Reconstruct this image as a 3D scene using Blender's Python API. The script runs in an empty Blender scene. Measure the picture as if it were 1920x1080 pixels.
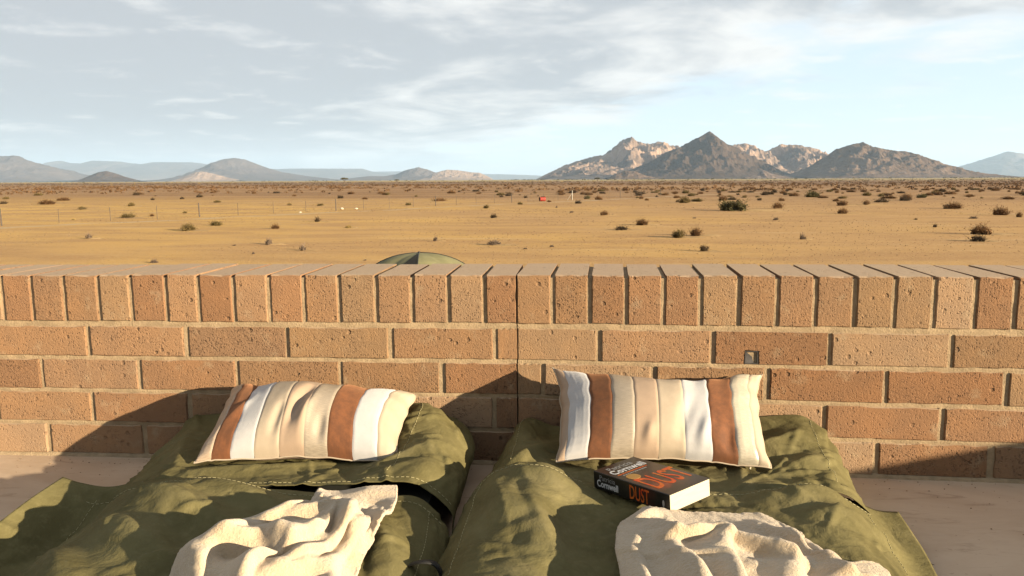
import bpy, math, random
import numpy as np
from mathutils import Vector, Matrix, noise as mnoise

random.seed(7); rng = np.random.default_rng(7)
scene = bpy.context.scene
COL = scene.collection

# ------------------------------------------------------------------ camera
FPX, PITCH, YAW, ROLL = 1450.0, 0.1394, -0.0856, -0.0106
CAM = np.array([0.13, -1.625, 0.621])
BEND = 0.0412                      # the parapet turns by 2.4 degrees at its expansion joint
FW = np.array([math.sin(YAW)*math.cos(PITCH), math.cos(YAW)*math.cos(PITCH), -math.sin(PITCH)])
R0 = np.array([math.cos(YAW), -math.sin(YAW), 0.0]); U0 = np.cross(R0, FW)
RT = math.cos(ROLL)*R0 + math.sin(ROLL)*U0
UP = -math.sin(ROLL)*R0 + math.cos(ROLL)*U0
FH = np.array([math.sin(YAW), math.cos(YAW), 0.0])
cam_data = bpy.data.cameras.new("camera"); cam = bpy.data.objects.new("camera", cam_data); COL.objects.link(cam)
cam_data.sensor_width = 36.0; cam_data.lens = FPX/1920*36.0
cam_data.clip_start = 0.02; cam_data.clip_end = 90000.0
cam.matrix_world = Matrix(((RT[0], UP[0], -FW[0], CAM[0]), (RT[1], UP[1], -FW[1], CAM[1]), (RT[2], UP[2], -FW[2], CAM[2]), (0, 0, 0, 1)))
scene.camera = cam

# ------------------------------------------------------------------ node helpers
def nd(t, typ, ins=None, **props):
    n = t.nodes.new(typ)
    for k, v in props.items(): setattr(n, k, v)
    for k, v in (ins or {}).items():
        s = n.inputs[k]
        if isinstance(v, bpy.types.NodeSocket): t.links.new(v, s)
        else: s.default_value = v
    return n
def mth(t, op, a, b=0.0, c=None, clamp=False):
    ins = {0: a, 1: b}
    if c is not None: ins[2] = c
    return nd(t, 'ShaderNodeMath', ins, operation=op, use_clamp=clamp).outputs[0]
def sstep(t, x, a, b):
    return nd(t, 'ShaderNodeMapRange', {0: x, 1: a, 2: b, 3: 0.0, 4: 1.0}, interpolation_type='SMOOTHSTEP').outputs[0]
def lin(t, x, a, b, c, d):
    return nd(t, 'ShaderNodeMapRange', {0: x, 1: a, 2: b, 3: c, 4: d}).outputs[0]
def c4(c): return (c[0], c[1], c[2], 1.0)
def mixc(t, f, a, b, mode='MIX'):
    a = a if isinstance(a, bpy.types.NodeSocket) else c4(a); b = b if isinstance(b, bpy.types.NodeSocket) else c4(b)
    return nd(t, 'ShaderNodeMix', {0: f, 6: a, 7: b}, data_type='RGBA', blend_type=mode).outputs[2]
def noi(t, vec, scale, detail=4.0, rough=0.55, dist=0.0):
    return nd(t, 'ShaderNodeTexNoise', {'Vector': vec, 'Scale': scale, 'Detail': detail, 'Roughness': rough, 'Distortion': dist}).outputs[0]
def vmap(t, vec, scale=(1, 1, 1), loc=(0, 0, 0)):
    return nd(t, 'ShaderNodeMapping', {0: vec, 1: loc, 3: scale}).outputs[0]
def bump(t, h, strength, dist, normal=None):
    ins = {'Strength': strength, 'Distance': dist, 'Height': h}
    if normal is not None: ins['Normal'] = normal
    return nd(t, 'ShaderNodeBump', ins).outputs[0]
def new_mat(name):
    m = bpy.data.materials.new(name); m.use_nodes = True
    t = m.node_tree; p = t.nodes['Principled BSDF']
    return m, t, p
ALB = 0.685                                      # calibrates all base colours to the exposure
def setp(t, p, **kw):
    for k, v in kw.items():
        k = k.replace('_', ' ')
        s = p.inputs[k]
        if k == 'Base Color': v = mixc(t, 1.0, v, (ALB, ALB, ALB), 'MULTIPLY')
        if isinstance(v, bpy.types.NodeSocket): t.links.new(v, s)
        elif s.type == 'RGBA': s.default_value = c4(v)
        else: s.default_value = v

# ------------------------------------------------------------------ sun and sky
SUN_EL, SUN_PHI = math.radians(11.3), math.radians(29.0)      # low sun from the right, a little behind the camera
S = Vector((math.cos(SUN_EL)*math.cos(SUN_PHI), -math.cos(SUN_EL)*math.sin(SUN_PHI), math.sin(SUN_EL)))
sun_data = bpy.data.lights.new("sun", 'SUN'); sun_data.energy = 5.0; sun_data.angle = math.radians(0.53); sun_data.color = (1.0, 0.83, 0.585)
sun = bpy.data.objects.new("sun", sun_data); COL.objects.link(sun); sun.location = (20, -10, 12)
sun.rotation_euler = S.to_track_quat('Z', 'Y').to_euler()

world = bpy.data.worlds.new("World"); scene.world = world; world.use_nodes = True
t = world.node_tree; t.nodes.clear()
sky = nd(t, 'ShaderNodeTexSky'); sky.sky_type = 'NISHITA'; sky.sun_disc = False
sky.sun_elevation = SUN_EL; sky.sun_rotation = math.atan2(S.x, S.y); sky.altitude = 900; sky.dust_density = 1.2; sky.air_density = 1.0
tc = nd(t, 'ShaderNodeTexCoord'); sep = nd(t, 'ShaderNodeSeparateXYZ', {0: tc.outputs['Generated']})
X, Y, Z = sep.outputs
zc = mth(t, 'ADD', mth(t, 'MAXIMUM', Z, 0.0), 0.12)
P = nd(t, 'ShaderNodeCombineXYZ', {0: mth(t, 'DIVIDE', X, zc), 1: mth(t, 'DIVIDE', Y, zc)}).outputs[0]
sp = nd(t, 'ShaderNodeSeparateXYZ', {0: P})
edge = mth(t, 'SUBTRACT', 3.36, mth(t, 'ADD', mth(t, 'MULTIPLY', sp.outputs[0], 0.80), mth(t, 'MULTIPLY', sp.outputs[1], 0.602)))
n1 = noi(t, P, 0.75, 5, 0.55, 0.3); n2 = noi(t, vmap(t, P, (1, 1, 1), (3.1, 7.7, 0)), 2.6, 7, 0.6, 0.3); n3 = noi(t, vmap(t, P, (1, 1, 1), (11.3, 2.1, 0)), 1.15, 6, 0.58, 0.5)
e = mth(t, 'ADD', edge, mth(t, 'ADD', mth(t, 'MULTIPLY', mth(t, 'SUBTRACT', n1, 0.5), 2.4), mth(t, 'MULTIPLY', mth(t, 'SUBTRACT', n2, 0.5), 2.2)))
alpha = mth(t, 'MULTIPLY', sstep(t, e, -0.35, 0.75), 0.96)
thick = sstep(t, mth(t, 'ADD', e, mth(t, 'MULTIPLY', mth(t, 'SUBTRACT', n3, 0.5), 8.5)), -0.7, 1.9)
puff = sstep(t, noi(t, vmap(t, P, (1, 1.6, 1), (5.2, 1.3, 0)), 2.3, 7, 0.6, 0.1), 0.56, 0.68)
CB = 5.7
bright = (0.97*CB, 0.96*CB, 0.93*CB); grey = (0.53*CB, 0.56*CB, 0.59*CB)
cloud = mixc(t, thick, bright, grey)
cloud = mixc(t, mth(t, 'MULTIPLY', sstep(t, n2, 0.52, 0.74), 0.6), cloud, bright)
far = mth(t, 'SUBTRACT', 1.0, sstep(t, Z, 0.0, 0.085))
cloud = mixc(t, mth(t, 'MULTIPLY', far, 0.6), cloud, (0.74*CB, 0.80*CB, 0.84*CB))
skyc = mixc(t, 1.0, sky.outputs[0], (1.05, 1.12, 1.20), 'MULTIPLY')
skyc = mixc(t, 0.75, skyc, (0.78*CB, 0.92*CB, 1.06*CB))       # thin high veil
skyc = mixc(t, mth(t, 'MULTIPLY', puff, 0.55), skyc, bright)
out = mixc(t, alpha, skyc, cloud)
bg = nd(t, 'ShaderNodeBackground', {0: out, 1: 0.05})
t.links.new(bg.outputs[0], nd(t, 'ShaderNodeOutputWorld').inputs[0])

vs = scene.view_settings; vs.view_transform = 'Standard'; vs.look = 'None'; vs.gamma = 1.0; vs.exposure = 1.86; vs.use_curve_mapping = False
scene.render.engine = 'CYCLES'; cy = scene.cycles
cy.use_denoising = True
try: cy.denoiser = 'OPENIMAGEDENOISE'
except Exception: pass
cy.max_bounces = 8; cy.diffuse_bounces = 4; cy.volume_bounces = 1; cy.transparent_max_bounces = 8; cy.caustics_reflective = False; cy.caustics_refractive = False
scene.render.film_transparent = False

# ------------------------------------------------------------------ object helpers
def obj(name, me, mat=None, parent=None, loc=None, rot=None, scale=None):
    o = bpy.data.objects.new(name, me); COL.objects.link(o)
    if mat is not None and me is not None and len(me.materials) == 0: me.materials.append(mat)
    if parent is not None:
        o.parent = parent
    if loc is not None: o.location = loc
    if rot is not None: o.rotation_euler = rot
    if scale is not None: o.scale = scale
    return o
def mk(verts, faces, smooth=False, name='mesh'):
    me = bpy.data.meshes.new(name); me.from_pydata([tuple(map(float, v)) for v in verts], [], faces)
    if smooth: me.polygons.foreach_set('use_smooth', [True]*len(me.polygons))
    me.update(); return me
def tag(o, label=None, cat=None, group=None, kind=None):
    if label: o['label'] = label
    if cat: o['category'] = cat
    if group: o['group'] = group
    if kind: o['kind'] = kind
    return o
def empty(name, loc=(0, 0, 0), rot=(0, 0, 0)):
    o = bpy.data.objects.new(name, None); COL.objects.link(o); o.location = loc; o.rotation_euler = rot; o.empty_display_size = 0.1
    return o
def adopt(child, parent):                       # parent while the child's mesh is in world coordinates
    child.parent = parent
    child.matrix_parent_inverse = (Matrix.Translation(parent.location) @ parent.rotation_euler.to_matrix().to_4x4()).inverted()
    return child
def grid_faces(nu, nv):
    i, j = np.meshgrid(np.arange(nu-1), np.arange(nv-1), indexing='ij'); a = (i*nv+j).ravel()
    return np.stack([a, a+nv, a+nv+1, a+1], 1).tolist()
def grid_mesh(P, smooth=True, flip=False):
    nu, nv = P.shape[:2]; f = grid_faces(nu, nv)
    if flip: f = [x[::-1] for x in f]
    return mk(P.reshape(-1, 3), f, smooth)
def box(a, b):
    x0, y0, z0 = a; x1, y1, z1 = b
    v = [(x0, y0, z0), (x1, y0, z0), (x1, y1, z0), (x0, y1, z0), (x0, y0, z1), (x1, y0, z1), (x1, y1, z1), (x0, y1, z1)]
    return v, [(0, 3, 2, 1), (4, 5, 6, 7), (0, 1, 5, 4), (1, 2, 6, 5), (2, 3, 7, 6), (3, 0, 4, 7)]
class MB:
    def __init__(s): s.v = []; s.f = []
    def add(s, v, f):
        o = len(s.v); s.v += [tuple(p) for p in v]; s.f += [tuple(i+o for i in q) for q in f]; return s
    def box(s, a, b): return s.add(*box(a, b))
    def tube(s, pts, r, n=6, caps=True):
        pts = [np.array(p, float) for p in pts]; rings = []
        rs = r if isinstance(r, (list, tuple)) else [r]*len(pts)
        for i, p in enumerate(pts):
            d = pts[min(i+1, len(pts)-1)] - pts[max(i-1, 0)]; d /= np.linalg.norm(d)+1e-12
            a = np.cross(d, (0, 0, 1) if abs(d[2]) < 0.9 else (1, 0, 0)); a /= np.linalg.norm(a); b = np.cross(d, a)
            rings.append([p + rs[i]*(math.cos(2*math.pi*k/n)*a + math.sin(2*math.pi*k/n)*b) for k in range(n)])
        o = len(s.v)
        for q in rings: s.v += [tuple(x) for x in q]
        for i in range(len(pts)-1):
            for k in range(n):
                s.f.append((o+i*n+k, o+i*n+(k+1) % n, o+(i+1)*n+(k+1) % n, o+(i+1)*n+k))
        if caps:
            s.f.append(tuple(o+k for k in reversed(range(n)))); s.f.append(tuple(o+(len(pts)-1)*n+k for k in range(n)))
        return s
    def build(s, name, mat, parent=None, smooth=False, **kw): return obj(name, mk(s.v, s.f, smooth), mat, parent, **kw)

def ray(px, py): return FW + (px-960)/FPX*RT - (py-540)/FPX*UP
def onz(px, py, z): d = ray(px, py); return CAM + d*(z-CAM[2])/d[2]
def ony(px, py, y): d = ray(px, py); return CAM + d*(y-CAM[1])/d[1]
ZG, TILT = CAM[2]-3.2, 0.0054                    # desert plain 3.2 m below the eye, draining gently to the right
def ground_z(x, y): return ZG - TILT*((x-CAM[0])*R0[0] + (y-CAM[1])*R0[1])
def onground(px, py):
    d = ray(px, py); n = np.array([TILT*R0[0], TILT*R0[1], 1.0]); return CAM + d*((ZG-CAM[2])/(d@n))
def vnoise(x, y, seed=0.0, oct=4):
    return np.array([mnoise.fractal(Vector((a, b, seed)), 1.0, 2.0, oct) for a, b in zip(np.ravel(x), np.ravel(y))]).reshape(np.shape(x))

# ------------------------------------------------------------------ materials of the place
def m_ground():
    m, t, p = new_mat('desert_ground'); g = nd(t, 'ShaderNodeTexCoord').outputs['Object']
    s = nd(t, 'ShaderNodeSeparateXYZ', {0: g}); x, y = s.outputs[0], s.outputs[1]
    big = noi(t, g, 0.045, 4, 0.6); mid = noi(t, vmap(t, g, (0.35, 1, 1)), 0.35, 5, 0.62); fine = noi(t, g, 4.0, 6, 0.8); grit = noi(t, g, 9.0, 4, 0.75)
    sand = mixc(t, sstep(t, mth(t, 'ADD', big, mth(t, 'MULTIPLY', x, -0.004)), 0.35, 0.75), (0.57, 0.34, 0.138), (0.70, 0.425, 0.122))
    sand = mixc(t, mth(t, 'MULTIPLY', sstep(t, mid, 0.40, 0.64), 0.75), sand, (0.45, 0.255, 0.108))
    sand = mixc(t, mth(t, 'MULTIPLY', sstep(t, noi(t, vmap(t, g, (0.12, 1, 1)), 0.9, 4, 0.6), 0.58, 0.72), 0.6), sand, (0.66, 0.46, 0.23))
    dist = mth(t, 'ADD', y, mth(t, 'MULTIPLY', mth(t, 'SUBTRACT', noi(t, vmap(t, g, (0.3, 1, 1)), 0.012, 5, 0.6), 0.5), 260.0))
    far1 = sstep(t, dist, 60.0, 190.0)
    brown = mixc(t, sstep(t, noi(t, vmap(t, g, (0.15, 1, 1)), 0.06, 6, 0.65), 0.4, 0.62), (0.29, 0.155, 0.07), (0.42, 0.245, 0.112))
    c = mixc(t, far1, sand, brown)
    straw_at = mth(t, 'ADD', dist, mth(t, 'MULTIPLY', x, 0.55))
    dark = mth(t, 'MULTIPLY', sstep(t, straw_at, 330.0, 520.0), mth(t, 'SUBTRACT', 1.0, sstep(t, straw_at, 800.0, 1300.0)))
    c = mixc(t, mth(t, 'MULTIPLY', dark, 0.7), c, (0.17, 0.10, 0.06))
    straw = mixc(t, sstep(t, noi(t, vmap(t, g, (0.2, 1, 1)), 0.006, 6, 0.65), 0.42, 0.6), (0.46, 0.36, 0.18), (0.34, 0.265, 0.135))
    c = mixc(t, sstep(t, straw_at, 850.0, 1600.0), c, straw)
    spk = mth(t, 'MULTIPLY', sstep(t, fine, 0.53, 0.64), 0.36); c = mixc(t, spk, c, (0.24, 0.14, 0.065))
    c = mixc(t, mth(t, 'MULTIPLY', sstep(t, grit, 0.53, 0.62), 0.55), c, (0.66, 0.465, 0.225))
    # pale graded track along the wire fence
    A, Bp = np.array([-36.8, 53.0]), np.array([18.5, 127.0]); dv = (Bp-A)/np.linalg.norm(Bp-A)
    w0 = CAM[:2] + A[0]*R0[:2] + A[1]*FH[:2]; w1 = CAM[:2] + Bp[0]*R0[:2] + Bp[1]*FH[:2]; dw = (w1-w0)/np.linalg.norm(w1-w0); nw = np.array([-dw[1], dw[0]])
    dl = mth(t, 'ABSOLUTE', mth(t, 'ADD', mth(t, 'ADD', mth(t, 'MULTIPLY', x, float(nw[0])), mth(t, 'MULTIPLY', y, float(nw[1]))), mth(t, 'ADD', float(-(nw@w0)), mth(t, 'MULTIPLY', mth(t, 'SUBTRACT', mid, 0.5), 5.0))))
    c = mixc(t, mth(t, 'MULTIPLY', mth(t, 'SUBTRACT', 1.0, sstep(t, dl, 0.4, 1.3)), mth(t, 'MULTIPLY', 0.8, sstep(t, noi(t, g, 0.5, 3), 0.4, 0.55))), c, (0.56, 0.42, 0.25))
    b = bump(t, fine, 0.8, 0.05, bump(t, grit, 0.8, 0.02))
    setp(t, p, Base_Color=c, Roughness=0.95, Normal=b); p.inputs['Specular IOR Level'].default_value = 0.15
    return m
def m_rock(name, a, b, c3, sc):
    m, t, p = new_mat(name); g = nd(t, 'ShaderNodeNewGeometry').outputs['Position']
    n = noi(t, g, sc, 6, 0.6); n2 = noi(t, g, sc*6, 5, 0.65)
    c = mixc(t, sstep(t, n, 0.38, 0.62), a, b); c = mixc(t, mth(t, 'MULTIPLY', sstep(t, n2, 0.5, 0.7), 0.45), c, c3)
    setp(t, p, Base_Color=c, Roughness=0.95, Normal=bump(t, n2, 0.8, 22.0)); p.inputs['Specular IOR Level'].default_value = 0.1
    return m
def m_brick():
    m, t, p = new_mat('clay_brick'); oi = nd(t, 'ShaderNodeObjectInfo'); r = oi.outputs['Random']
    g = nd(t, 'ShaderNodeTexCoord').outputs['Object']
    off = nd(t, 'ShaderNodeCombineXYZ', {0: mth(t, 'MULTIPLY', r, 57.0), 1: mth(t, 'MULTIPLY', r, 31.0), 2: mth(t, 'MULTIPLY', r, 13.0)}).outputs[0]
    v = nd(t, 'ShaderNodeVectorMath', {0: g, 1: off}, operation='ADD').outputs[0]
    ramp = nd(t, 'ShaderNodeValToRGB', {0: r}); cr = ramp.color_ramp; cr.interpolation = 'LINEAR'
    cols = [(0.0, (0.315, 0.183, 0.097)), (0.2, (0.34, 0.208, 0.119)), (0.4, (0.272, 0.144, 0.074)), (0.6, (0.355, 0.236, 0.146)), (0.8, (0.295, 0.183, 0.098)), (1.0, (0.32, 0.174, 0.094))]
    cr.elements[0].position, cr.elements[0].color = 0.0, c4(cols[0][1]); cr.elements[1].position, cr.elements[1].color = 1.0, c4(cols[-1][1])
    for q, cc in cols[1:-1]: el = cr.elements.new(q); el.color = c4(cc)
    blot = noi(t, v, 14.0, 4, 0.6); c = mixc(t, sstep(t, blot, 0.35, 0.7), ramp.outputs[0], mixc(t, 1.0, ramp.outputs[0], (1.16, 1.12, 1.05), 'MULTIPLY'))
    dusty = mth(t, 'MULTIPLY', sstep(t, noi(t, v, 22.0, 5, 0.65), 0.54, 0.75), 0.5); c = mixc(t, dusty, c, (0.44, 0.335, 0.215))
    dirt = mth(t, 'MULTIPLY', sstep(t, noi(t, vmap(t, v, (1, 1, 1), (4, 4, 4)), 30.0, 5, 0.7), 0.6, 0.78), 0.5); c = mixc(t, dirt, c, (0.17, 0.10, 0.06))
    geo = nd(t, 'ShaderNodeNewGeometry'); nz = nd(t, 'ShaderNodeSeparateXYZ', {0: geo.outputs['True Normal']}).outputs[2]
    top = mth(t, 'MULTIPLY', sstep(t, nz, 0.8, 0.97), 0.75); c = mixc(t, top, c, (0.56, 0.415, 0.28))        # up-facing tops painted paler, as grazing sky light shows them
    grain = noi(t, v, 520.0, 3, 0.75); crs = noi(t, v, 210.0, 5, 0.75)
    def pitf(sc, keep, rad):                     # scattered round blow-holes
        vo = nd(t, 'ShaderNodeTexVoronoi', {'Vector': nd(t, 'ShaderNodeVectorMath', {0: nd(t, 'ShaderNodeTexNoise', {'Vector': v, 'Scale': 240.0}).outputs[1], 1: (0.004, 0.004, 0.004), 2: v}, operation='MULTIPLY_ADD').outputs[0], 'Scale': sc})
        rc = nd(t, 'ShaderNodeSeparateXYZ', {0: vo.outputs['Color']}).outputs[0]
        return mth(t, 'MULTIPLY', sstep(t, rc, keep, keep+0.12), mth(t, 'SUBTRACT', 1.0, sstep(t, vo.outputs['Distance'], rad*0.45, rad)))
    pit = mth(t, 'MULTIPLY', pitf(230.0, 0.55, 0.5), lin(t, sstep(t, noi(t, v, 12.0, 2), 0.38, 0.62), 0, 1, 0.3, 1.0))
    big = mth(t, 'MULTIPLY', pitf(75.0, 0.86, 0.42), 1.0)
    h = mth(t, 'SUBTRACT', mth(t, 'ADD', mth(t, 'MULTIPLY', crs, 0.9), mth(t, 'MULTIPLY', grain, 0.35)), mth(t, 'ADD', mth(t, 'MULTIPLY', pit, 0.95), mth(t, 'MULTIPLY', big, 1.6)))
    h = mth(t, 'MULTIPLY', h, mth(t, 'SUBTRACT', 1.0, mth(t, 'MULTIPLY', top, 1.15)))
    c = mixc(t, mth(t, 'MULTIPLY', mth(t, 'MAXIMUM', pit, big), 0.5), c, (0.20, 0.12, 0.07))  # pits coloured darker, painting in the shade a bump cannot cast
    r2 = nd(t, 'ShaderNodeTexWhiteNoise', {'W': r}, noise_dimensions='1D').outputs['Value']
    setp(t, p, Base_Color=c, Roughness=0.92, Normal=bump(t, h, lin(t, r2, 0, 1, 0.6, 1.0), lin(t, r2, 0, 1, 0.0034, 0.0062))); p.inputs['Specular IOR Level'].default_value = 0.2
    return m
def m_plain(name, col, rough=0.8, var=0.15, sc=20.0, bsc=150.0, bs=0.3, bd=0.001, spec=0.3, col2=None, coord='Object', sheen=0.0, metallic=0.0, stretch=(1, 1, 1)):
    m, t, p = new_mat(name); g = vmap(t, nd(t, 'ShaderNodeTexCoord').outputs[coord], stretch)
    n = noi(t, g, sc, 5, 0.6)
    lo = col2 if col2 else tuple(c*(1-var) for c in col); hi = col if col2 else tuple(min(1, c*(1+var)) for c in col)
    c = mixc(t, sstep(t, n, 0.35, 0.65), lo, hi)
    setp(t, p, Base_Color=c, Roughness=rough, Metallic=metallic, Normal=bump(t, noi(t, g, bsc, 4, 0.6), bs, bd))
    p.inputs['Specular IOR Level'].default_value = spec
    if sheen: p.inputs['Sheen Weight'].default_value = sheen; p.inputs['Sheen Roughness'].default_value = 0.5
    return m
def m_floor():
    m, t, p = new_mat('patio_screed'); g = nd(t, 'ShaderNodeTexCoord').outputs['Object']
    a = noi(t, vmap(t, g, (1, 2.2, 1)), 3.0, 6, 0.65, 0.6); b = noi(t, g, 26.0, 5, 0.6); s = noi(t, vmap(t, g, (0.5, 3.0, 1)), 10.0, 5, 0.7, 1.0)
    c = mixc(t, sstep(t, a, 0.35, 0.68), (0.57, 0.42, 0.29), (0.69, 0.53, 0.38)); c = mixc(t, mth(t, 'MULTIPLY', sstep(t, b, 0.55, 0.72), 0.35), c, (0.64, 0.50, 0.375))
    c = mixc(t, mth(t, 'MULTIPLY', sstep(t, s, 0.58, 0.70), 0.5), c, (0.33, 0.225, 0.15))
    c = mixc(t, mth(t, 'MULTIPLY', sstep(t, noi(t, g, 90.0, 3, 0.6), 0.66, 0.72), 0.5), c, (0.28, 0.19, 0.13))
    setp(t, p, Base_Color=c, Roughness=lin(t, a, 0.3, 0.7, 0.62, 0.8), Normal=bump(t, mth(t, 'ADD', b, mth(t, 'MULTIPLY', noi(t, g, 220.0, 3), 0.3)), 0.35, 0.0018)); p.inputs['Specular IOR Level'].default_value = 0.3
    return m
def m_canvas():
    m, t, p = new_mat('olive_canvas'); g = nd(t, 'ShaderNodeTexCoord').outputs['Object']
    n = noi(t, g, 9.0, 6, 0.65); n2 = noi(t, g, 60.0, 5, 0.65)
    c = mixc(t, sstep(t, n, 0.34, 0.68), (0.122, 0.104, 0.042), (0.172, 0.148, 0.064)); c = mixc(t, mth(t, 'MULTIPLY', sstep(t, n2, 0.50, 0.72), 0.5), c, (0.21, 0.18, 0.085)); c = mixc(t, mth(t, 'MULTIPLY', sstep(t, noi(t, g, 3.4, 5, 0.7), 0.5, 0.72), 0.4), c, (0.255, 0.215, 0.115))
    wv = mth(t, 'ADD', noi(t, vmap(t, g, (1, 0.25, 1)), 900.0, 2), noi(t, vmap(t, g, (0.25, 1, 1)), 900.0, 2))
    cre = mth(t, 'ADD', mth(t, 'ABSOLUTE', mth(t, 'SUBTRACT', noi(t, g, 14.0, 5, 0.6, 0.6), 0.5)), mth(t, 'MULTIPLY', mth(t, 'ABSOLUTE', mth(t, 'SUBTRACT', noi(t, g, 38.0, 5, 0.65, 0.4), 0.5)), 0.4))
    setp(t, p, Base_Color=c, Roughness=0.78, Normal=bump(t, wv, 0.22, 0.0007, bump(t, cre, 0.5, 0.010))); p.inputs['Specular IOR Level'].default_value = 0.12
    return m
def m_fleece():
    m, t, p = new_mat('cream_fleece'); g = nd(t, 'ShaderNodeTexCoord').outputs['Object']
    n = noi(t, g, 18.0, 5, 0.6); f = noi(t, g, 330.0, 5, 0.7); f2 = noi(t, g, 170.0, 3, 0.6)
    c = mixc(t, sstep(t, n, 0.35, 0.65), (0.55, 0.415, 0.265), (0.63, 0.49, 0.325)); c = mixc(t, mth(t, 'MULTIPLY', sstep(t, f2, 0.5, 0.68), 0.2), c, (0.49, 0.365, 0.225))
    setp(t, p, Base_Color=c, Roughness=0.95, Normal=bump(t, mth(t, 'ADD', mth(t, 'MULTIPLY', f, 0.8), mth(t, 'MULTIPLY', f2, 0.8)), 0.9, 0.0042)); p.inputs['Specular IOR Level'].default_value = 0.1
    p.inputs['Sheen Weight'].default_value = 0.35; p.inputs['Sheen Roughness'].default_value = 0.6
    return m
def m_scrub(name, a, b, rnd=True):
    m, t, p = new_mat(name); oi = nd(t, 'ShaderNodeObjectInfo').outputs['Random']; g = nd(t, 'ShaderNodeNewGeometry').outputs['Random Per Island']
    c = mixc(t, mth(t, 'ADD', mth(t, 'MULTIPLY', g, 0.6), mth(t, 'MULTIPLY', oi, 0.4)), a, b)
    setp(t, p, Base_Color=c, Roughness=0.85); p.inputs['Specular IOR Level'].default_value = 0.15
    return m
MG = m_ground(); MBRICK = m_brick(); MFLOOR = m_floor(); MCAN = m_canvas(); MFLE = m_fleece()
MMORT = m_plain('mortar', (0.385, 0.285, 0.175), 0.95, 0.14, 40, 260, 0.8, 0.0025, 0.15)

# ------------------------------------------------------------------ ground
def build_ground():
    nr, na = 150, 300
    rr = 6.0*(46000/6.0)**(np.arange(nr)/(nr-1)); aa = np.linspace(0, 2*math.pi, na, endpoint=False)
    Rr, A = np.meshgrid(rr, aa, indexing='ij')
    Xg = CAM[0]+Rr*np.cos(A); Yg = CAM[1]+Rr*np.sin(A)
    lat = (Xg-CAM[0])*R0[0]+(Yg-CAM[1])*R0[1]
    Zg = ZG - TILT*lat + np.where(Rr < 400, 0.05*vnoise(Xg*0.06, Yg*0.1, 3.3)*np.clip((Rr-8)/20, 0, 1), 0)
    v = np.stack([Xg, Yg, Zg], -1).reshape(-1, 3).tolist(); v.append((CAM[0], CAM[1], ZG))
    i, j = np.meshgrid(np.arange(nr-1), np.arange(na), indexing='ij'); a = i*na+j; b = i*na+(j+1) % na
    f = np.stack([a, a+na, b+na, b], -1).reshape(-1, 4).tolist(); f += [(len(v)-1, k, (k+1) % na) for k in range(na)]
    return tag(obj('ground', mk(v, f, True), MG), 'sandy desert plain running out to the mountains', 'ground', kind='structure')
build_ground()

# ------------------------------------------------------------------ mountains
MR_DARK = m_rock('dark_rock', (0.060, 0.040, 0.028), (0.092, 0.060, 0.041), (0.125, 0.082, 0.056), 0.004)
MR_PINK = m_rock('granite_rock', (0.14, 0.10, 0.078), (0.42, 0.285, 0.205), (0.48, 0.335, 0.245), 0.0028)  # dark noise patches paint cloud shadow into the pink granite colour
MR_DOME = m_rock('brown_rock', (0.105, 0.069, 0.047), (0.18, 0.119, 0.081), (0.25, 0.166, 0.112), 0.004)
MR_FAR = m_rock('far_rock', (0.10, 0.08, 0.075), (0.14, 0.11, 0.10), (0.19, 0.15, 0.13), 0.0012)
MR_PALE = m_rock('pale_rock', (0.30, 0.215, 0.165), (0.36, 0.26, 0.20), (0.27, 0.19, 0.15), 0.003)
def mountain(name, label, sky_pts, D, mat, width=None, seed=0, rough=0.34, nl=320, ndp=120, freq=5.0, shoulder=1.45, base_drop=60.0):
    pts = np.array(sky_pts, float); lat, hz = [], []
    for px, py in pts:
        d = ray(px, py); q = d*(D/(d@FH)); lat.append(q@R0); hz.append(CAM[2]+q[2])
    lat = np.array(lat); hz = np.array(hz); W = lat[-1]-lat[0]; width = width or 0.42*W
    l = np.linspace(lat[0], lat[-1], nl); prof = np.interp(l, lat, hz)
    k = np.ones(3)/3; prof[1:-1] = np.convolve(prof, k, 'valid')
    gz = ZG - TILT*l; prof = np.maximum(prof-gz, 0); H = prof.max()
    dd = np.concatenate([np.linspace(-1, 0, ndp*2//3, endpoint=False), np.linspace(0, 1, ndp//3)])
    L, Dp = np.meshgrid(l, dd, indexing='ij'); out = np.zeros(L.shape+(3,))
    sc = freq/W
    warp = vnoise(L*sc*1.3, Dp*2.2, seed+5.1, 3)*W*0.05*np.abs(Dp)
    PR = np.interp(L+warp, l, prof)
    g = np.clip(1-np.abs(Dp)**1.0, 0, 1)**shoulder
    rid = np.array([mnoise.ridged_multi_fractal(Vector((a*sc*1.0+seed, b*1.0, seed*0.7)), 1.05, 2.2, 6, 1.0, 2.0) for a, b in zip(L.ravel(), (Dp*width*sc*1.1).ravel())]).reshape(L.shape)
    rid = np.clip((rid-0.9)/1.6, -1, 1)
    fine = vnoise(L*sc*14, Dp*width*sc*14, seed+9.0, 4)
    amp = np.sin(np.clip(np.abs(Dp), 0, 1)*math.pi)**0.8
    Hh = PR*g*(1+1.7*rough*rid*amp) + H*(0.06*rough*fine + 0.05*rough*rid)*np.clip(PR/H*2.5, 0, 1)*np.clip(g*3, 0, 1)
    Xw = CAM[0]+L*R0[0]+(D+Dp*width)*FH[0]; Yw = CAM[1]+L*R0[1]+(D+Dp*width)*FH[1]
    out[..., 0] = Xw; out[..., 1] = Yw; out[..., 2] = ZG-TILT*L + Hh - 3.0 - np.where(np.abs(Dp) > 0.995, base_drop, 0)
    return tag(obj(name, grid_mesh(out, True, True), mat), label, 'mountain', kind='structure')
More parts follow.
